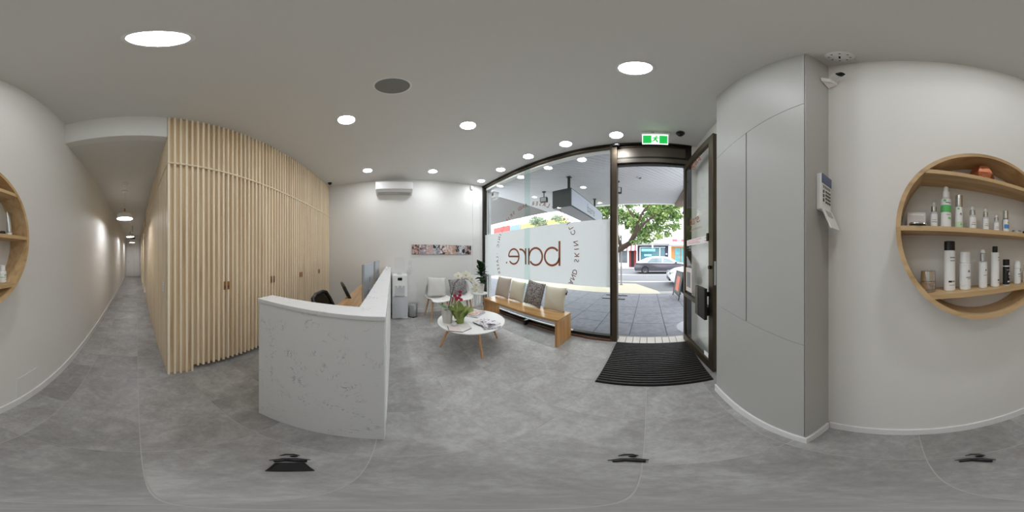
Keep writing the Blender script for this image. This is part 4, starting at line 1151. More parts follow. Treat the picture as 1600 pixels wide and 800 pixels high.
# side table with wire base, potted fig
stb = thing('side_table', 'small white round side table with a wire base', 'side table', (-3.19, 1.90, 0))
MB().lathe([(0.160, 0.478), (0.170, 0.482), (0.170, 0.496), (0.166, 0.50), (0.001, 0.50)], 40).build('table_top', 'white_matte', stb, True)
for k in range(16):
    a = 2 * pi * k / 16
    MB().tube([(0.115 * cos(a), 0.115 * sin(a), 0.0), (0.125 * cos(a), 0.125 * sin(a), 0.479)], 0.004, 6).build('wire', 'white_plastic', stb)
for z, r in ((0.004, 0.115), (0.16, 0.118), (0.32, 0.122)):
    MB().tube([(r * cos(2 * pi * k / 32), r * sin(2 * pi * k / 32), z) for k in range(33)], 0.004, 6).build('wire_hoop', 'white_plastic', stb)
fg = thing('potted_fig', 'dark green fiddle-leaf plant in a white pot on the side table', 'potted plant', (-3.17, 1.92, 0.50))
MB().lathe([(0.052, 0), (0.060, 0.01), (0.080, 0.20), (0.080, 0.235), (0.074, 0.235), (0.072, 0.21), (0.001, 0.21)], 28).build('pot', 'white_gloss', fg, True)
MB().lathe([(0.071, 0.211), (0.001, 0.218)], 20, close=False).build('soil', 'soil', fg)
MB().tube([(0, 0, 0.21), (0.01, -0.01, 0.42), (0.0, 0.01, 0.60)], [0.009, 0.007, 0.004], 8).build('stem', 'stem_dark', fg, True)
def leaf_mesh(L, Wd, name='leaf', mat='leaf_dark', curl=0.25, fold=0.18):
    n = 8; vs = []; fs = []
    for i in range(n + 1):
        t = i / n
        w = Wd * (sin(pi * min(1, t ** 0.72)) ** 0.8 if 0 < t < 1 else 0.03)
        z = -curl * L * t * t
        for s_ in (-1, -0.5, 0, 0.5, 1):
            vs.append((s_ * w, t * L, z + fold * abs(s_) * w))
    for i in range(n):
        for k in range(4):
            a = i * 5 + k
            fs.append((a, a + 1, a + 6, a + 5))
    me = MB().add(vs, fs).mesh(name, mat); me.shade_smooth(); return me
fig_leaf = leaf_mesh(0.19, 0.085)
rnd = random.Random(4)
for k in range(26):
    z = 0.27 + 0.34 * k / 25
    a = k * 2.4
    o = link('leaf', fig_leaf, fg, (0.006 * cos(a), 0.006 * sin(a), z))
    tilt = radians(40 - 45 * (1 - k / 25) + rnd.uniform(-14, 22)) if k < 21 else radians(66)
    o.rotation_euler = Matrix.Rotation(a, 3, 'Z').to_4x4().__matmul__(Matrix.Rotation(tilt, 4, 'X')).to_euler()
    s_ = rnd.uniform(0.8, 1.08); o.scale = (s_, s_, s_)

# white orchid in a frosted pot
wo = thing('white_orchid', 'arching white orchid in a frosted grey pot on the coffee table', 'orchid', (-2.05, 0.72, TZ))
MB().lathe([(0.058, 0), (0.062, 0.008), (0.072, 0.10), (0.078, 0.155), (0.080, 0.20), (0.084, 0.235), (0.078, 0.235), (0.072, 0.19), (0.068, 0.17), (0.001, 0.17)], 28).build('pot', 'pot_frosted', wo, True)
MB().lathe([(0.067, 0.172), (0.001, 0.185)], 18, close=False).build('bark_mix', 'soil', wo)
stem = [(-2.060, 0.735, 0.60), (-2.062, 0.765, 0.74), (-2.052, 0.795, 0.86), (-2.042, 0.826, 0.985), (-2.018, 0.880, 1.040), (-1.994, 0.930, 1.052), (-1.964, 0.991, 1.028), (-1.940, 1.037, 0.975), (-1.922, 1.070, 0.895)]
sp = [(a + 2.05, b_ - 0.72, c - TZ) for a, b_, c in stem]
MB().tube(sp, 0.0045, 8).build('stem', 'stem_dark', wo, True)
MB().tube([(0.012, 0.0, 0.17), (0.0, 0.06, 0.42)], 0.004, 6).build('support_stake', 'stem_dark', wo)
pet = leaf_mesh(0.042, 0.022, 'petal', 'orchid_white', 0.15, 0.1)
pet2 = leaf_mesh(0.040, 0.014, 'sepal', 'orchid_white', 0.15, 0.1)
lip = MB().ball((0, 0, 0), 0.007, n=8, m_=6).mesh('lip', 'orchid_centre')
def flower(parent, p, toward, s_, pet_, sep_, lip_, name='flower'):
    f = bpy.data.objects.new(name, lip_); COL.objects.link(f); f.parent = parent
    f.location = p
    d_ = Vector(toward).normalized()
    f.rotation_mode = 'QUATERNION'; f.rotation_quaternion = d_.to_track_quat('Z', 'Y')
    f.scale = (s_, s_, s_)
    for k, (ang, me) in enumerate(((70, pet_), (-70, pet_), (0, sep_), (135, sep_), (-135, sep_))):
        q = link('petal', me, f, (0, 0, 0))
        q.rotation_euler = (0, 0, radians(ang))
    return f
FL = [((-2.022, 0.866, 1.082), 1.15), ((-1.979, 0.960, 1.092), 1.3), ((-1.945, 1.030, 1.040), 1.05), ((-1.915, 1.082, 0.955), 1.0), ((-1.913, 1.086, 0.890), 0.95), ((-1.935, 1.050, 0.90), 0.7)]
for k, (p, s_) in enumerate(FL):
    flower(wo, (p[0] + 2.05 + 0.012, p[1] - 0.72 - 0.006, p[2] - TZ), (0.86, -0.46, 0.25 - 0.1 * k), s_ * 1.3, pet, pet2, lip)
ol = leaf_mesh(0.17, 0.034, 'leaf', 'leaf_mid', 0.2, 0.12)
for a, t in ((2.3, 0.7), (0.5, 0.55), (4.2, 0.5)):
    o = link('leaf', ol, wo, (0.01, 0, 0.18))
    o.rotation_euler = (Matrix.Rotation(a, 4, 'Z') @ Matrix.Rotation(t, 4, 'X')).to_euler()
# magenta orchid in green wrap
mo = thing('magenta_orchid', 'magenta orchid wrapped in olive green paper on the coffee table', 'orchid', (-1.975, 0.862, TZ))
MB().lathe([(0.055, 0), (0.060, 0.01), (0.066, 0.12), (0.062, 0.13), (0.001, 0.13)], 22).build('wrapped_pot', 'wrap_green', mo, True)
rnd = random.Random(9)
for k in range(8):
    a = 2 * pi * k / 8 + 0.3
    c, s_ = cos(a), sin(a)
    h0 = 0.10; L = rnd.uniform(0.12, 0.21); o_ = rnd.uniform(0.06, 0.12)
    w = 0.07
    t = (-s_, c)
    P0 = (0.055 * c, 0.055 * s_); 
    vs = [(P0[0] + t[0] * -0.03, P0[1] + t[1] * -0.03, h0 - 0.03), (P0[0] + t[0] * 0.03, P0[1] + t[1] * 0.03, h0 - 0.03),
          (P0[0] + c * o_ * 0.5 + t[0] * w, P0[1] + s_ * o_ * 0.5 + t[1] * w, h0 + L * 0.5 + 0.015), (P0[0] + c * o_ * 0.5 - t[0] * w, P0[1] + s_ * o_ * 0.5 - t[1] * w, h0 + L * 0.5 - 0.01),
          (P0[0] + c * o_ + t[0] * 0.012, P0[1] + s_ * o_ + t[1] * 0.012, h0 + L), (P0[0] + c * o_ * 1.25 - t[0] * 0.03, P0[1] + s_ * o_ * 1.25 - t[1] * 0.03, h0 + L * 0.7)]
    b = MB().add(vs + [(x - c * 0.002, y - s_ * 0.002, z) for x, y, z in vs], [(0, 1, 2, 3), (3, 2, 4, 5), (9, 8, 7, 6), (11, 10, 8, 9), (0, 3, 9, 6), (1, 7, 8, 2), (2, 8, 10, 4), (3, 5, 11, 9), (4, 10, 11, 5), (0, 6, 7, 1)])
    b.build('wrap_fold', 'wrap_green', mo)
for p in (((0.0, 0.0, 0.12), (0.0, -0.02, 0.26), (-0.005, -0.05, 0.40)), ((0.0, 0.01, 0.12), (0.01, 0.0, 0.30), (0.03, 0.005, 0.45))):
    MB().tube(p, 0.0028, 6).build('stem', 'stem_green', mo)
MB().tube([(0.0, -0.03, 0.10), (0.006, -0.035, 0.36)], 0.0032, 6).build('support_stake', 'white_plastic', mo)
mp_ = leaf_mesh(0.026, 0.014, 'petal', 'orchid_magenta', 0.15, 0.1)
ml_ = MB().ball((0, 0, 0), 0.005, n=8, m_=6).mesh('lip', 'orchid_magenta')
for p in ((-1.968, 0.788, 0.823), (-1.941, 0.853, 0.876), (-1.959, 0.811, 0.779), (-1.936, 0.865, 0.770), (-1.949, 0.834, 0.793), (-1.95, 0.80, 0.800), (-1.945, 0.85, 0.83)):
    flower(mo, (p[0] + 1.975 + 0.01, p[1] - 0.862, p[2] - TZ), (0.86, -0.46, rnd.uniform(-0.3, 0.4)), 1.0, mp_, mp_, ml_)

# glass tea-light jar, brochure, magazines
o = thing('glass_jar', 'small clear glass jar with pale candle on the open brochure', 'jar', (-1.885, 0.755, TZ + 0.0085))
MB().lathe([(0.030, 0), (0.034, 0.004), (0.034, 0.045), (0.026, 0.062), (0.031, 0.090), (0.029, 0.090), (0.024, 0.062), (0.031, 0.045), (0.031, 0.006), (0.001, 0.006)], 24, close=False).build('jar_glass', 'clear_plastic', o, True)
MB().lathe(tube_(0.029, 0.0065, 0.040), 20).build('candle', 'white_matte', o, True)
MB().lathe(tube_(0.0265, 0.078, 0.088), 20).build('lid_disc', 'white_gloss', o, True)
def sheet(name, q, z0, z1, mat, parent, off):
    g = [(a - off[0], b_ - off[1]) for a, b_ in q]
    return MB().hexa([(a, b_, z0) for a, b_ in g] + [(a, b_, z1) for a, b_ in g]).build(name, mat, parent)
br = thing('open_brochure', 'open pink and white brochure with dark edges on the coffee table', 'brochure', (-1.80, 0.80, TZ))
OF = (-1.80, 0.80)
LQ = [(-1.905, 0.673), (-1.764, 0.643), (-1.670, 0.766), (-1.880, 0.800)]
RQ = [(-1.880, 0.800), (-1.670, 0.766), (-1.728, 0.906), (-1.889, 0.935)]
sheet('cover', [(-1.908, 0.669), (-1.762, 0.637), (-1.664, 0.762), (-1.885, 0.798)], 0.0, 0.004, 'print_black', br, OF)
sheet('cover', [(-1.884, 0.799), (-1.664, 0.763), (-1.723, 0.910), (-1.891, 0.940)], 0.0, 0.004, 'print_black', br, OF)
sheet('left_page', LQ, 0.004, 0.008, 'page_pink', br, OF)
sheet('right_page', RQ, 0.004, 0.008, 'mag_white', br, OF)
for k in range(3):
    t = 0.25 + 0.2 * k
    a = [RQ[0][i] * (1 - t) + RQ[3][i] * t for i in (0, 1)]; c = [RQ[1][i] * (1 - t) + RQ[2][i] * t for i in (0, 1)]
    p0 = [a[i] * 0.8 + c[i] * 0.2 for i in (0, 1)]; p1 = [a[i] * 0.4 + c[i] * 0.6 for i in (0, 1)]
    sheet('print_line', [(p0[0], p0[1] - 0.004), (p1[0], p1[1] - 0.004), (p1[0], p1[1] + 0.002), (p0[0], p0[1] + 0.002)], 0.008, 0.0085, 'card_grey', br, OF)
def magazine(lb, cx, cy, z, rz, w, d, h, cover, grp):
    o = thing('magazine', lb, 'magazine', (cx, cy, z), rz, grp)
    MB().box(-w / 2, -d / 2, 0.0008, w / 2, d / 2, h - 0.0008).build('pages', 'mag_white', o)
    MB().box(-w / 2 - 0.001, -d / 2 - 0.001, h - 0.0008, w / 2 + 0.001, d / 2 + 0.001, h).build('front_cover', cover, o)
    MB().box(-w / 2 - 0.001, -d / 2 - 0.001, 0, w / 2 + 0.001, d / 2 + 0.001, 0.0008).build('back_cover', 'print_black', o)
    MB().box(-w / 2 - 0.0018, -d / 2 - 0.001, 0, -w / 2 - 0.001, d / 2 + 0.001, h).build('spine', 'print_black', o)
    MB().box(-w / 2 + 0.02, d / 2 - 0.05, h, w / 2 - 0.06, d / 2 - 0.022, h + 0.0004).build('title_print', 'card_grey', o)
magazine('bottom magazine of the fanned pile at the table edge', -1.70, 1.16, TZ, radians(72), 0.215, 0.275, 0.007, 'photo_3', 'fanned magazines')
magazine('middle magazine of the fanned pile at the table edge', -1.725, 1.155, TZ + 0.007, radians(85), 0.215, 0.275, 0.007, 'mag_white', 'fanned magazines')
magazine('top magazine with a face on the cover, at the table edge', -1.755, 1.145, TZ + 0.014, radians(101), 0.225, 0.285, 0.007, 'mag_cover', 'fanned magazines')
magazine('blue magazine under the pile behind the magenta orchid', -2.18, 1.20, TZ, radians(38), 0.22, 0.28, 0.007, 'photo_7', 'magazines behind the orchids')
magazine('blue-covered magazine in the middle of the pile behind the magenta orchid', -2.19, 1.21, TZ + 0.007, radians(25), 0.22, 0.28, 0.008, 'mag_cover_blue', 'magazines behind the orchids')
magazine('magazine with tan cover on top of the pile behind the magenta orchid', -2.215, 1.225, TZ + 0.015, radians(30), 0.21, 0.27, 0.008, 'photo_5', 'magazines behind the orchids')

# ------------------------------------------------------------------ water cooler, bin
wc = thing('water_cooler', 'white floor-standing water cooler with clear bottle against the wall', 'water cooler', (-3.46, 0.155, 0))
b = MB().box(-0.22, -0.158, 0.0, 0.13, 0.158, 0.955); b.build('body', 'white_plastic', wc, bevel=0.012)
b = MB(); pr = [(0.13, -0.150), (0.148, -0.10), (0.155, 0.0), (0.148, 0.10), (0.13, 0.150)]
b.prism(pr, 0.025, 0.50); b.build('lower_door', 'grey_plastic', wc, True)
b = MB().prism([(0.13, -0.12), (0.14, -0.10), (0.143, 0.0), (0.14, 0.10), (0.13, 0.12)], 0.735, 0.93); up_ = b.build('control_panel', 'white_gloss', wc, True)
MB().box(0.1425, -0.045, 0.845, 0.146, 0.045, 0.905).build('display', 'screen_black', wc, bevel=0.003)
MB().box(0.130, -0.095, 0.545, 0.1345, 0.095, 0.735).build('dispense_recess', 'grey_plastic', wc)
for y in (-0.04, 0.04):
    MB().tube([(0.13, y, 0.73), (0.155, y, 0.725), (0.157, y, 0.70)], 0.010, 8).build('tap', 'white_gloss', wc, True)
MB().box(0.13, -0.095, 0.515, 0.165, 0.095, 0.545).build('drip_tray', 'vent_grey', wc, bevel=0.004)
MB().lathe([(0.035, 0.955), (0.04, 1.0), (0.10, 1.03), (0.105, 1.06), (0.10, 1.08), (0.105, 1.10), (0.105, 1.16), (0.10, 1.18), (0.105, 1.20), (0.105, 1.31), (0.08, 1.33), (0.001, 1.33)], 28, close=False).build('water_bottle', 'clear_plastic', wc, True)
MB().lathe([(0.05, 0.955), (0.06, 0.958), (0.05, 0.975)], 20).build('bottle_collar', 'grey_plastic', wc, True)
cdn = thing('cup_dispenser', 'clear cup tube on the wall beside the water cooler', 'cup dispenser', (XL, 0.40, 0.95))
MB().lathe([(0.032, 0.0), (0.036, 0.02), (0.036, 0.30)], 20, close=False).xf(Matrix.Translation((0.042, 0, 0))).build('tube', 'clear_plastic', cdn, True)
MB().lathe([(0.022, 0.005), (0.030, 0.10), (0.001, 0.101)], 16).xf(Matrix.Translation((0.042, 0, 0))).build('cups', 'white_plastic', cdn, True)
MB().box(0.0, -0.02, 0.14, 0.008, 0.02, 0.18).build('bracket', 'white_plastic', cdn)
bi = thing('pedal_bin', 'small brushed steel pedal bin beside the water cooler', 'bin', (-3.47, 0.44, 0))
MB().lathe([(0.096, 0.0), (0.100, 0.012), (0.100, 0.265), (0.097, 0.27)], 32).build('body', 'brushed_silver', bi, True)
MB().lathe([(0.101, 0.0), (0.103, 0.014), (0.099, 0.016)], 32).build('base_ring', 'black_plastic', bi, True)
MB().lathe([(0.103, 0.271), (0.103, 0.285), (0.09, 0.308), (0.05, 0.32), (0.001, 0.322)], 32).build('lid', 'silver', bi, True)
MB().box(0.09, -0.02, 0.006, 0.135, 0.02, 0.016).build('pedal', 'black_plastic', bi, bevel=0.002)

# power socket behind the chairs
so = thing('power_socket', 'white double power socket on the wall behind the right shell chair', 'socket', (XL, 1.70, 0.60))
MB().box(0, -0.058, -0.036, 0.008, 0.058, 0.036).build('plate', 'white_plastic', so, bevel=0.002)
for y in (-0.03, 0.03):
    MB().box(0.008, y - 0.008, -0.012, 0.0095, y + 0.008, 0.004).build('outlet', 'vent_grey', so)

# black tripod feet standing on the tiles around the viewpoint
def tripod_foot(u, r, lb, full):
    az = radians((u - 1013) * 0.225)
    o = thing('tripod_foot', lb, 'tripod foot', (r * sin(az), r * cos(az), 0), -az, 'tripod feet')
    # local +y points outwards
    MB().tube([(-0.030, -0.004, 0.006), (-0.012, 0.006, 0.012), (0.010, 0.007, 0.012), (0.029, -0.002, 0.006)], [0.003, 0.006, 0.006, 0.003], 8).build('toe_bar', 'black_plastic', o, True)
    MB().ball((0.012, -0.010, 0.008), 0.010, 1.3, 0.8, 0.7).build('toe_pad', 'black_rubber', o, True)
    MB().tube([(-0.056, -0.050, 0.008), (-0.020, -0.036, 0.016), (0.018, -0.034, 0.016), (0.056, -0.044, 0.008)], [0.003, 0.006, 0.006, 0.003], 8).build('lock_lever', 'black_plastic', o, True)
    MB().tube([(-0.042, -0.060, 0.008), (-0.01, -0.050, 0.014), (0.045, -0.058, 0.010)], [0.007, 0.008, 0.011], 8).build('lock_collar', 'black_rubber', o, True)
    if full:
        MB().hexa([(-0.056, -0.150, 0.0005), (0.056, -0.145, 0.0005), (0.040, -0.066, 0.0005), (-0.040, -0.066, 0.0005), (-0.045, -0.145, 0.022), (0.045, -0.142, 0.022), (0.030, -0.070, 0.018), (-0.030, -0.070, 0.018)]).build('foot_block', 'black_matte', o, bevel=0.005)
tripod_foot(453, 0.487, 'black tripod foot with block in front of the reception counter', True)
tripod_foot(982, 0.487, 'black tripod foot on the tiles facing the door mat', False)
tripod_foot(1524, 0.487, 'black tripod foot on the tiles below the round shelf', False)

# ================================================================== STREET
fp = struct('pavement', MB().box(-9.0, 2.46, -0.25, 6.0, 5.78, -0.030), 'soffit_gap', 'grey paved footpath outside the shop', 'pavement')
pv = MB().box(-0.295, -0.270, -0.03, 0.295, 0.270, 0.0).mesh('paver', 'paver')
for i in range(-14, 8):
    for j in range(6):
        cx, cy = -0.30 + 0.6 * i + 0.3, 2.55 + 0.55 * j + 0.275
        link('paver', pv, fp, (cx, cy, -0.012))
MB().box(-9.0, 2.47, -0.05, 6.0, 2.545, -0.012).build('edge_strip', 'concrete_kerb', fp)
sd = struct('gravel_bed', MB().prism([(-9.0, 5.78), (0.44, 5.78), (0.36, 6.25), (-0.60, 7.9), (-9.0, 8.4)], -0.2, -0.008), 'gravel_sand', 'pale sandy gravel strip between footpath and road', 'gravel')
struct('kerb', MB().prism([(0.44, 5.78), (6.0, 5.78), (6.0, 6.15), (0.38, 6.15)], -0.2, -0.010), 'concrete_kerb', 'pale concrete kerb beside the road', 'kerb')
rd = struct('road', MB().box(-60, 5.6, -0.5, 40, 17.0, -0.12), 'asphalt', 'grey asphalt road in front of the shop', 'road')
for y in (9.2, 12.6):
    MB().box(-60, y, -0.12, 40, y + 0.12, -0.117).build('lane_line', 'road_line', rd)
struct('far_footpath', MB().box(-60, 17.0, -0.5, 40, 20.5, 0.02), 'concrete_kerb', 'footpath on the far side of the road', 'pavement')
o = thing('service_cover', 'pale round service cover set in the footpath by the door', 'cover', (0.86, 2.83, -0.012))
MB().lathe([(0.36, 0.0005), (0.36, 0.004), (0.33, 0.006), (0.001, 0.006)], 40).build('lid', 'service_lid', o)
for y, x0 in ((4.92, -1.43), (5.40, -1.42)):
    o = thing('pavement_bar', 'black metal bar lying across the footpath, %s of two' % ('nearer' if y < 5 else 'farther'), 'metal bar', (x0 + 0.36, y, -0.012), group='bars on the footpath')
    MB().box(-0.36, -0.02, 0.0, 0.36, 0.02, 0.02).build('bar', 'black_matte', o, bevel=0.004)
    for s_ in (-1, 1):
        MB().box(s_ * 0.32 - 0.02, -0.02, 0.02, s_ * 0.32 + 0.02, 0.02, 0.026).build('bolt', 'black_plastic', o)

# awning soffit of diagonal boards
SFZ, SFY, SFX0, SFX1 = 3.38, 6.05, -4.25, 1.0
sf = struct('soffit', MB().box(SFX0, 2.46, SFZ + 0.012, SFX1, SFY, SFZ + 0.12), 'soffit_gap', 'pale diagonal-board soffit of the street awning', 'soffit')
def clip_poly(poly, a, b_, c):      # keep a*x+b*y<=c
    out = []
    for i in range(len(poly)):
        p, q = poly[i], poly[(i + 1) % len(poly)]
        fp_, fq = a * p[0] + b_ * p[1] - c, a * q[0] + b_ * q[1] - c
        if fp_ <= 0: out.append(p)
        if (fp_ < 0) != (fq < 0) and abs(fp_ - fq) > 1e-9:
            t = fp_ / (fp_ - fq)
            out.append((p[0] + (q[0] - p[0]) * t, p[1] + (q[1] - p[1]) * t))
    return out
A = radians(41); dx, dy = cos(A), sin(A); nx, ny = -sin(A), cos(A)
rect = [(SFX0, 2.46), (SFX1, 2.46), (SFX1, SFY), (SFX0, SFY)]
ds = [x * nx + y * ny for x, y in rect]
k = 0
d0 = min(ds)
while d0 < max(ds):
    p = clip_poly(rect, -nx, -ny, -(d0 + 0.006))
    p = clip_poly(p, nx, ny, d0 + 0.099) if len(p) > 2 else p
    if len(p) > 2:
        MB().prism(p, SFZ, SFZ + 0.013).build('board', 'soffit_board', sf)
    d0 += 0.105
MB().box(SFX0, SFY, SFZ - 0.03, SFX1, SFY + 0.06, SFZ + 0.35).build('fascia', 'facade_white', sf)
struct('neighbour_awning', MB().box(-14.0, 2.46, SFZ, SFX0 - 0.01, SFY, SFZ + 0.3), 'neighbour_soffit', 'dark grey soffit of the neighbouring awning on the left', 'awning')
struct('side_awning', MB().box(SFX1 + 0.01, 2.46, 3.30, 6.0, SFY + 0.1, 3.7), 'brown_awning', 'brownish neighbouring awning on the right', 'awning')
hb = thing('hanging_box', 'dark-bottomed box sign under the right-hand awning', 'sign', (1.30, 4.9, 3.30))
MB().box(-0.14, -0.5, -0.42, 0.14, 0.5, 0).build('sign_box', 'sign_face', hb, bevel=0.01)
MB().box(-0.15, -0.52, -0.50, 0.15, 0.52, -0.42).build('dark_base', 'black_matte', hb)
# pale brick pier outside the window's left edge
pr_ = struct('pier', MB().box(XL - 0.16, 2.47, 0, XL + 0.024, 2.54, SFZ), 'grout', 'pale painted brick pier outside the left of the window', 'pier')
pb = MB().box(-0.10, -0.040, 0.004, 0.085, 0.040, 0.080).mesh('brick', 'brick_pale')
for k in range(40):
    link('brick', pb, pr_, (XL - 0.055, 2.506, k * 0.084))
o = thing('alarm_horn', 'white box siren fixed high outside the left of the window', 'siren', (XL + 0.04, 2.62, 3.08))
MB().box(0.0, -0.08, -0.08, 0.14, 0.08, 0.10).build('case', 'white_plastic', o, bevel=0.01)
MB().box(0.03, -0.085, -0.03, 0.11, -0.08, 0.05).build('grille', 'key_grey', o)
MB().tube([(0.0, 0, -0.10), (0.14, 0, -0.12)], 0.025, 10).build('bracket', 'white_plastic', o, True)

# hanging light box sign
YB = 3.2
lb_ = thing('light_box', 'long hanging light box sign with bare lettering under the awning', 'sign', (-1.89, 4.43, 2.73))
MB().box(-0.245, -1.23, -0.228, 0.245, 1.23, 0.228).build('case', 'sign_dark', lb_, bevel=0.004)
MB().box(0.2455, -1.205, -0.205, 0.250, 1.205, 0.205).build('side_face', 'sign_face', lb_)
MB().box(-0.250, -1.205, -0.205, -0.2455, 1.205, 0.205).build('side_face', 'sign_face', lb_)
MB().box(-0.225, -1.21, -0.2325, 0.225, 1.21, -0.2285).build('under_face', 'sign_under', lb_)
flat_text('bare', 0.36, (0.2506, 0.05, -0.02), (0, 1, 0), (0, 0, 1), 'lettering', 'print_grey', lb_)
for y in (-1.02, 0.85):
    MB().box(0.06, y - 0.025, 0.228, 0.11, y + 0.025, SFZ - 2.73).build('hanger', 'sign_dark', lb_)
    MB().box(0.03, y - 0.06, SFZ - 2.735, 0.14, y + 0.06, SFZ - 2.73).build('ceiling_plate', 'sign_dark', lb_)
def floodlight(x, y, rz, lb):
    o = thing('floodlight', lb, 'floodlight', (x, y, SFZ), rz, 'black fittings under the awning')
    MB().lathe([(0.06, 0), (0.06, -0.02), (0.02, -0.03)], 14).build('base', 'black_plastic', o, True)
    MB().tube([(0, 0, -0.02), (0, 0, -0.20)], 0.016, 8).build('stem', 'black_plastic', o)
    MB().box(-0.11, -0.06, -0.36, 0.11, 0.06, -0.20).build('head', 'black_plastic', o, bevel=0.012)
    MB().box(-0.085, -0.064, -0.345, 0.085, -0.06, -0.22).build('lens', 'vent_grey', o)
floodlight(-2.92, 3.92, 0.3, 'black floodlight hanging from the soffit left of the light box')
floodlight(-0.78, 4.05, 0.2, 'black floodlight on the soffit just left in the doorway')
o = thing('soffit_sensor', 'small grey sensor on the soffit above the doorway', 'sensor', (-0.23, 3.85, SFZ))
MB().lathe([(0.05, 0), (0.05, -0.02), (0.03, -0.035), (0.001, -0.04)], 16).build('body', 'vent_grey', o, True)
MB().box(0.0, -0.02, -0.05, 0.06, 0.02, -0.01).build('eye', 'key_grey', o, bevel=0.005)

# A-frame board
af = thing('sandwich_board', 'black A-frame sandwich board with an orange picture on the footpath', 'sandwich board', (0.99, 5.09, 0.0), radians(4))
for s_ in (-1, 1):
    M = Matrix.Translation((0, 0, 0.86)) @ Matrix.Rotation(radians(-9 * s_), 4, 'Y')
    for y in (-0.39, 0.36):
        MB().box(-0.012, y, -0.868, 0.012, y + 0.035, 0.0).xf(M).build('leg', 'black_plastic', af)
    for z in (-0.04, -0.74):
        MB().box(-0.012, -0.355, z, 0.012, 0.36, z + 0.04).xf(M).build('frame_rail', 'black_plastic', af)
    pn = MB().box(-0.006, -0.353, -0.70, 0.006, 0.358, -0.04).xf(M).build('panel', 'board_grey' if s_ < 0 else 'black_matte', af)
    if s_ < 0:
        q = MB().box(-0.010, -0.20, -0.62, -0.0065, 0.16, -0.16).xf(M); q.build('picture', 'poster_orange', pn)
MB().box(-0.03, -0.36, 0.848, 0.03, 0.37, 0.872).build('top_hinge', 'black_plastic', af, bevel=0.004)

# steel post
o = thing('sign_post', 'slim steel post standing in the gravel beyond the doorway', 'post', (-1.26, 7.5, -0.008))
MB().lathe([(0.035, 0), (0.035, 2.9)], 12).build('pole', 'steel_post', o, True)
MB().lathe([(0.09, 0), (0.09, 0.02), (0.05, 0.05)], 14).build('base_flange', 'steel_post', o, True)
MB().box(-0.18, -0.045, 2.3, 0.18, -0.036, 2.8).build('sign_plate', 'notice_white', o)

# street trees
def tree(lb, base, path, radii, branches, clumps, n, leaf, mat, seed):
    o = thing('street_tree', lb, 'tree', base)
    MB().tube(path, radii, 10).build('trunk', 'bark', o, True)
    for p, r in branches:
        MB().tube(p, r, 7).build('branch', 'bark', o, True)
    rnd = random.Random(seed); vs = []; fs = []
    tot = sum(c[3] ** 2 for c in clumps)
    for (cx, cy, cz, cr) in clumps:
        for _ in range(int(n * cr * cr / tot)):
            v = Vector((rnd.gauss(0, 1), rnd.gauss(0, 1), rnd.gauss(0, 1))).normalized() * cr * rnd.random() ** 0.45
            c = Vector((cx + v.x, cy + v.y, cz + v.z * 0.62))
            a = Vector((rnd.gauss(0, 1), rnd.gauss(0, 1), rnd.gauss(0, 0.6))).normalized()
            b_ = a.orthogonal().normalized(); b_.rotate(Matrix.Rotation(rnd.uniform(0, 6.28), 3, a))
            s_ = leaf * rnd.uniform(0.6, 1.2)
            k = len(vs)
            vs += [tuple(c - a * s_), tuple(c + b_ * s_ * 0.55), tuple(c + a * s_), tuple(c - b_ * s_ * 0.55)]
            fs.append((k, k + 1, k + 2, k + 3))
    tag(MB().add(vs, fs).build('foliage', mat, o), kind='stuff')
rnd = random.Random(21)
CL = []
for k in range(90):
    x = rnd.uniform(-2.2, 2.6); z = rnd.uniform(2.45, 4.4)
    if x > 0.8 and z < 2.75: z += 0.6
    CL.append((x, rnd.uniform(0.1, 2.0), z, rnd.uniform(0.30, 0.52)))
CL += [(-0.9, 0.0, 1.95, 0.35), (-1.15, 0.3, 2.2, 0.4), (-0.95, 0.2, 1.6, 0.22), (0.55, 0.0, 2.02, 0.28), (0.9, 0.1, 2.05, 0.25), (1.3, 0.1, 2.25, 0.3), (0.2, 0.0, 1.95, 0.22), (1.75, 0.2, 2.35, 0.25)]
tree('green leafy street tree leaning over beyond the doorway', (-2.3 + 1.4, 7.2, -0.01),
     [(-1.5, 0, 0), (-1.3, 0, 0.9), (-0.95, 0, 1.45), (-0.30, 0, 1.70), (0.10, 0, 1.95), (0.36, 0, 2.45), (0.44, 0.05, 3.0)], [0.19, 0.17, 0.15, 0.13, 0.12, 0.10, 0.07],
     [([(0.36, 0, 2.42), (0.75, 0, 2.85), (1.25, 0.05, 3.25), (1.9, 0.1, 3.7)], [0.075, 0.06, 0.045, 0.02]), ([(0.42, 0, 2.85), (0.7, -0.1, 3.4), (1.2, -0.2, 3.9)], [0.06, 0.045, 0.02]),
      ([(-0.30, 0, 1.72), (-0.6, 0.2, 2.5), (-1.1, 0.4, 3.3)], [0.08, 0.06, 0.03]), ([(0.1, 0, 1.95), (0.5, 0.1, 2.1), (1.0, 0.15, 2.2)], [0.03, 0.02, 0.01]), ([(0.42, 0, 2.7), (0.15, 0.3, 3.3), (-0.2, 0.4, 3.9)], [0.05, 0.04, 0.02])],
     CL, 19000, 0.08, 'tree_leaf', 3)
CL = [(random.Random(k).uniform(-1.8, 1.8), random.Random(k + 50).uniform(-1.2, 1.2), random.Random(k + 90).uniform(3.6, 5.8), 0.65) for k in range(22)]
tree('grey-green street tree farther left, seen above the frosted band', (-10.8, 14.5, -0.12), [(0, 0, 0), (0.1, 0, 1.6), (0, 0.1, 3.2), (0.2, 0, 4.6)], [0.2, 0.17, 0.13, 0.05],
     [([(0, 0.1, 2.6), (1.0, 0.2, 4.0)], [0.09, 0.03]), ([(0, 0.1, 2.8), (-1.0, -0.2, 4.2)], [0.09, 0.03])], CL, 4500, 0.12, 'tree_leaf_grey', 8)
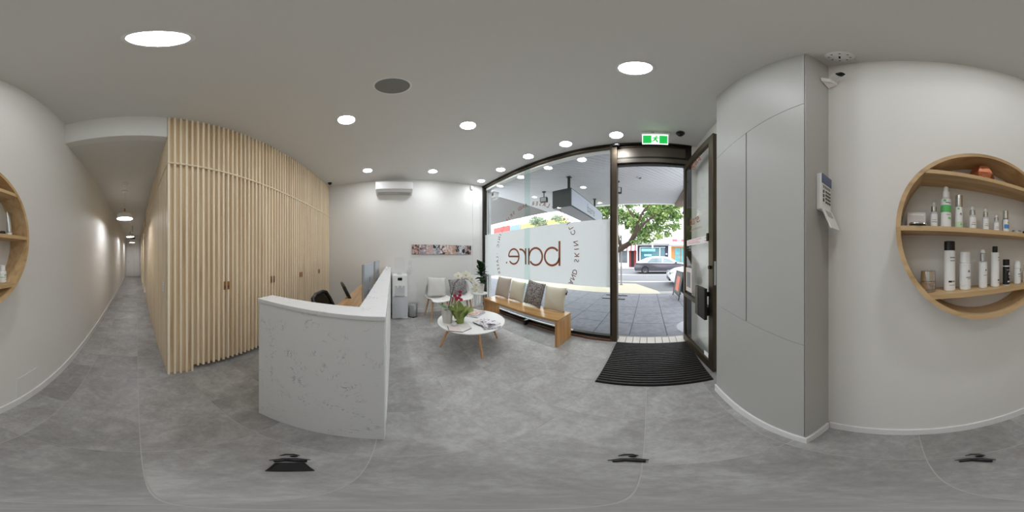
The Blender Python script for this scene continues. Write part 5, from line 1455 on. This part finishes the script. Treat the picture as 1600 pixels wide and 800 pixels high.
CL = [(random.Random(k + 200).uniform(-1.3, 1.3), random.Random(k + 250).uniform(-1.0, 1.0), random.Random(k + 290).uniform(2.3, 3.7), 0.55) for k in range(24)]
tree('bright green street tree below the light box, seen above the frosted band', (-5.4, 10.6, -0.12), [(0, 0, 0), (0.0, 0, 1.4), (0.1, 0.1, 2.8), (0.2, 0, 4.0)], [0.18, 0.15, 0.12, 0.05],
     [([(0, 0.1, 2.2), (0.9, 0.2, 3.6)], [0.09, 0.03]), ([(0, 0.1, 2.3), (-0.9, -0.2, 3.7)], [0.09, 0.03])], CL, 5200, 0.1, 'tree_leaf', 12)

# cars
def car(lb, loc, rz, body_mat, top_mat, L=4.75, Wd=1.8):
    o = thing('parked_car', lb, 'car', loc, rz)
    # local x along the car, nose at +x
    def shell(name, prof, w0, w1, mat, parent=o, bevel=0.04):
        n = len(prof); zs = [p[1] for p in prof]; z0, z1 = min(zs), max(zs)
        f = lambda z: w0 + (w1 - w0) * (z - z0) / (z1 - z0)
        b = MB().add([(x, -f(z) / 2, z) for x, z in prof] + [(x, f(z) / 2, z) for x, z in prof], [tuple(range(n)), tuple(range(2 * n - 1, n - 1, -1))] + [(i, n + i, n + (i + 1) % n, (i + 1) % n) for i in range(n)])
        return b.build(name, mat, parent, smooth=True, bevel=bevel)
    h = L / 2
    shell('lower_body', [(-h, 0.42), (-h + 0.05, 0.25), (h - 0.15, 0.22), (h, 0.38), (h - 0.03, 0.62), (h - 0.55, 0.76), (h - 1.25, 0.86), (-h + 0.9, 0.90), (-h + 0.12, 0.88), (-h - 0.02, 0.70)], Wd, Wd - 0.06, body_mat)
    shell('bonnet', [(h - 1.35, 0.84), (h - 0.45, 0.735), (h - 0.12, 0.62), (h - 0.5, 0.80), (h - 1.3, 0.93)], Wd - 0.1, Wd - 0.25, top_mat, bevel=0.02)
    shell('cabin', [(-h + 0.35, 0.88), (h - 1.2, 0.86), (h - 1.95, 1.30), (h - 2.4, 1.42), (-h + 1.5, 1.43), (-h + 0.95, 1.30), (-h + 0.10, 0.93)], Wd - 0.08, Wd - 0.5, top_mat)
    for s_ in (-1, 1):
        yb, yt = s_ * (Wd / 2 - 0.055), s_ * (Wd / 2 - 0.195)
        for nm, q in (('rear_window', [(-h + 1.0, 0.93), (-0.20, 0.93), (-0.18, 1.33), (-h + 1.42, 1.30)]), ('front_window', [(-0.12, 0.93), (h - 1.62, 0.93), (h - 2.12, 1.24), (-0.10, 1.33)])):
            g = []
            for x, z in q:
                t = (z - 0.93) / 0.40
                g.append((x, yb + (yt - yb) * t + s_ * 0.012, z))
            MB().hexa([(x, y - s_ * 0.03, z) for x, y, z in g] + g).build(nm, 'car_glass', o)
        for x in (-h + 0.88, h - 0.90):
            t = MB().lathe([(0.20, -0.10), (0.31, -0.11), (0.325, -0.08), (0.325, 0.08), (0.31, 0.11), (0.20, 0.10)], 24, close=False)
            M = Matrix.Translation((x, s_ * (Wd / 2 - 0.10), 0.325)) @ Matrix.Rotation(pi / 2, 4, 'X')
            ty = t.xf(M).build('tyre', 'tyre', o, True)
            rmx = MB().lathe([(0.205, -0.085), (0.205, 0.085)], 20)
            rmx.xf(M).build('rim', 'silver', ty, True)
            sp_ = MB()
            for k in range(5):
                a = 2 * pi * k / 5
                sp_.box(-0.03, 0.04, 0.086, 0.03, 0.17, 0.092)
                kk = len(sp_.v); R_ = Matrix.Rotation(a, 4, 'Z')
                sp_.v[kk - 8:] = [tuple(R_ @ Vector(p)) for p in sp_.v[kk - 8:]]
            if s_ > 0:
                sp_.v = [(x_, y_, -z_) for x_, y_, z_ in sp_.v]
            tag(sp_.xf(M).build('rim_gaps', 'tyre', ty), kind='stuff')
        MB().box(h - 1.62, s_ * (Wd / 2 - 0.02), 0.88, h - 1.45, s_ * (Wd / 2 + 0.14), 1.0).build('mirror', body_mat, o, bevel=0.02)
        MB().box(h - 0.30, s_ * 0.55 - 0.2, 0.56, h - 0.02, s_ * 0.55 + 0.2, 0.68).build('headlight', 'car_glass', o, bevel=0.03)
        MB().box(-h - 0.03, s_ * 0.6 - 0.2, 0.68, -h + 0.15, s_ * 0.6 + 0.2, 0.80).build('tail_light', 'shop_red', o, bevel=0.02)
    MB().box(h - 0.06, -0.55, 0.26, h + 0.015, 0.55, 0.42).build('grille', 'black_plastic', o)
    MB().hexa([(h - 1.24, -0.75, 0.90), (h - 1.24, 0.75, 0.90), (h - 1.96, 0.60, 1.29), (h - 1.96, -0.60, 1.29), (h - 1.21, -0.75, 0.915), (h - 1.21, 0.75, 0.915), (h - 1.93, 0.60, 1.305), (h - 1.93, -0.60, 1.305)]).build('windscreen', 'car_glass', o)
car('sedan with white roof and dark grey lower body across the road', (1.33, 14.2, -0.12), 0, 'car_dark', 'car_white', 4.95)
car('white car parked at the kerb behind the sandwich board', (3.22, 8.4, -0.12), pi, 'car_white', 'car_white', 4.4)

# ------------------------------------------------------------------ far side of the road
FY = 19.5
def shop(name, label, cat='shop'):
    return thing(name, label, cat, (0, FY, 0.02))
def sb(o, name, mat, x0, z0, x1, z1, y0=0.0, y1=0.2, parent=None):
    return MB().box(x0, y0, z0, x1, y1, z1).build(name, mat, parent or o)
s1 = shop('shop_building', 'white shop with striped awning and red doorway across the road')
sb(s1, 'wall', 'facade_white', -10.9, 0, -1.30, 5.4, 0.25, 6)
aw = thing('striped_awning', 'maroon and white striped shop awning across the road', 'awning', (-2.9, FY, 2.0))
for k in range(20):
    MB().hexa([(-1.6 + k * 0.16, -0.62, 0), (-1.6 + k * 0.16 + 0.158, -0.62, 0), (-1.6 + k * 0.16 + 0.158, -0.58, 0), (-1.6 + k * 0.16, -0.58, 0), (-1.6 + k * 0.16, -0.10, 0.75), (-1.6 + k * 0.16 + 0.158, -0.10, 0.75), (-1.6 + k * 0.16 + 0.158, -0.05, 0.75), (-1.6 + k * 0.16, -0.05, 0.75)]).build('stripe', 'stripe_maroon' if k % 3 == 0 else 'stripe_white', aw)
sb(s1, 'window', 'shop_glass_dark', -3.6, 0.5, -2.55, 2.0, 0.2, 0.26)
sb(s1, 'window_frame', 'facade_white', -2.55, 0.0, -2.35, 2.1, 0.15, 0.27)
sb(s1, 'doorway', 'shop_red', -2.35, 0.0, -1.45, 2.0, 0.2, 0.26)
sb(s1, 'doorway_gap', 'black_matte', -2.1, 0.0, -1.75, 1.9, 0.17, 0.21)
sb(s1, 'fascia', 'facade_white', -10.9, 2.85, -1.30, 4.3, -0.3, 0.25)
flat_text('OP', 0.85, (-1.85, -0.31, 3.15), (1, 0, 0), (0, 0, 1), 'lettering', 'text_blue', s1)
s2 = shop('shop_building', 'navy-framed shop with teal sign across the road')
sb(s2, 'wall', 'facade_white', -1.29, 2.6, 2.40, 5.4, 0.25, 6)
sb(s2, 'surround', 'shop_navy', -1.29, 0.0, 2.40, 2.6, 0.22, 0.6)
sb(s2, 'window', 'shop_glass_teal', -0.95, 0.45, 1.35, 2.35, 0.16, 0.24)
sb(s2, 'door', 'shop_glass_teal', 1.45, 0.05, 2.0, 2.35, 0.16, 0.24)
sb(s2, 'window_frame', 'facade_white', -1.05, 0.4, -0.95, 2.42, 0.12, 0.25)
sb(s2, 'window_frame', 'facade_white', 1.35, 0.4, 1.45, 2.42, 0.12, 0.25)
sb(s2, 'window_frame', 'facade_white', -1.05, 2.35, 2.05, 2.42, 0.12, 0.25)
sb(s2, 'sign_band', 'shop_sign_teal', -0.85, 1.88, 0.85, 2.22, 0.08, 0.15)
sb(s2, 'poster', 'shop_sign_teal', -0.5, 1.3, 0.4, 1.55, 0.1, 0.16)
sb(s2, 'notice', 'facade_white', 2.1, 1.5, 2.3, 1.65, 0.16, 0.22)
sb(s2, 'notice', 'facade_white', 2.1, 0.9, 2.3, 1.2, 0.16, 0.22)
sb(s2, 'fascia', 'facade_white', -1.29, 2.72, 2.40, 4.2, -1.2, 0.25)
sb(s2, 'hanging_sign', 'facade_white', 0.40, 2.25, 0.58, 2.8, -0.6, -0.4)
s3 = shop('shop_building', 'white shop with orange window frames and posters across the road')
sb(s3, 'wall', 'facade_white', 2.41, 2.5, 14.0, 5.4, 0.25, 6)
sb(s3, 'pillar', 'facade_white', 2.41, 0, 2.75, 2.5, 0.0, 0.6)
sb(s3, 'surround', 'shop_orange', 2.76, 0.0, 7.5, 2.5, 0.22, 0.6)
for x0, x1, z0, z1 in ((3.2, 3.9, 1.4, 2.3), (3.2, 3.9, 0.4, 1.3), (4.0, 5.6, 0.4, 2.3), (5.8, 7.2, 0.4, 2.3)):
    sb(s3, 'window', 'shop_poster', x0, z0, x1, z1, 0.15, 0.24)
sb(s3, 'fascia', 'facade_white', 2.41, 2.62, 14.0, 4.2, -1.2, 0.25)
sg = sb(s3, 'sign_band', 'text_red', 2.7, 2.98, 4.6, 3.24, -1.24, -1.2)
flat_text('MO', 0.3, (3.5, -1.245, 3.11), (1, 0, 0), (0, 0, 1), 'lettering', 'notice_white', s3)
s4 = shop('yellow_building', 'yellow rendered building seen above the frosted band', 'building')
sb(s4, 'wall', 'facade_yellow', -19.4, 0, -11.0, 6.4, 0.1, 6)
sb(s4, 'parapet', 'facade_yellow', -19.4, 6.4, -11.0, 6.75, 0.0, 0.4)
for k in range(4):
    sb(s4, 'window', 'shop_glass_dark', -18.6 + k * 2.0, 3.6, -17.6 + k * 2.0, 5.0, 0.0, 0.12)
s5 = shop('red_sign_building', 'building with red and blue signs at the far left', 'building')
sb(s5, 'wall', 'facade_white', -44.0, 0, -19.5, 5.6, 0.1, 6)
sb(s5, 'red_sign', 'facade_red', -27.2, 5.6, -22.4, 7.0, 0.0, 0.3)
sb(s5, 'blue_sign', 'facade_blue', -22.2, 5.6, -19.6, 6.8, 0.0, 0.3)
o = thing('power_pole', 'thin dark power pole above the frosted band on the left', 'pole', (-17.4, 17.4, 0.02))
MB().lathe([(0.12, 0), (0.09, 8.0)], 10).build('pole', 'steel_post', o, True)
MB().box(-0.9, -0.06, 7.5, 0.9, 0.06, 7.65).build('cross_arm', 'steel_post', o)
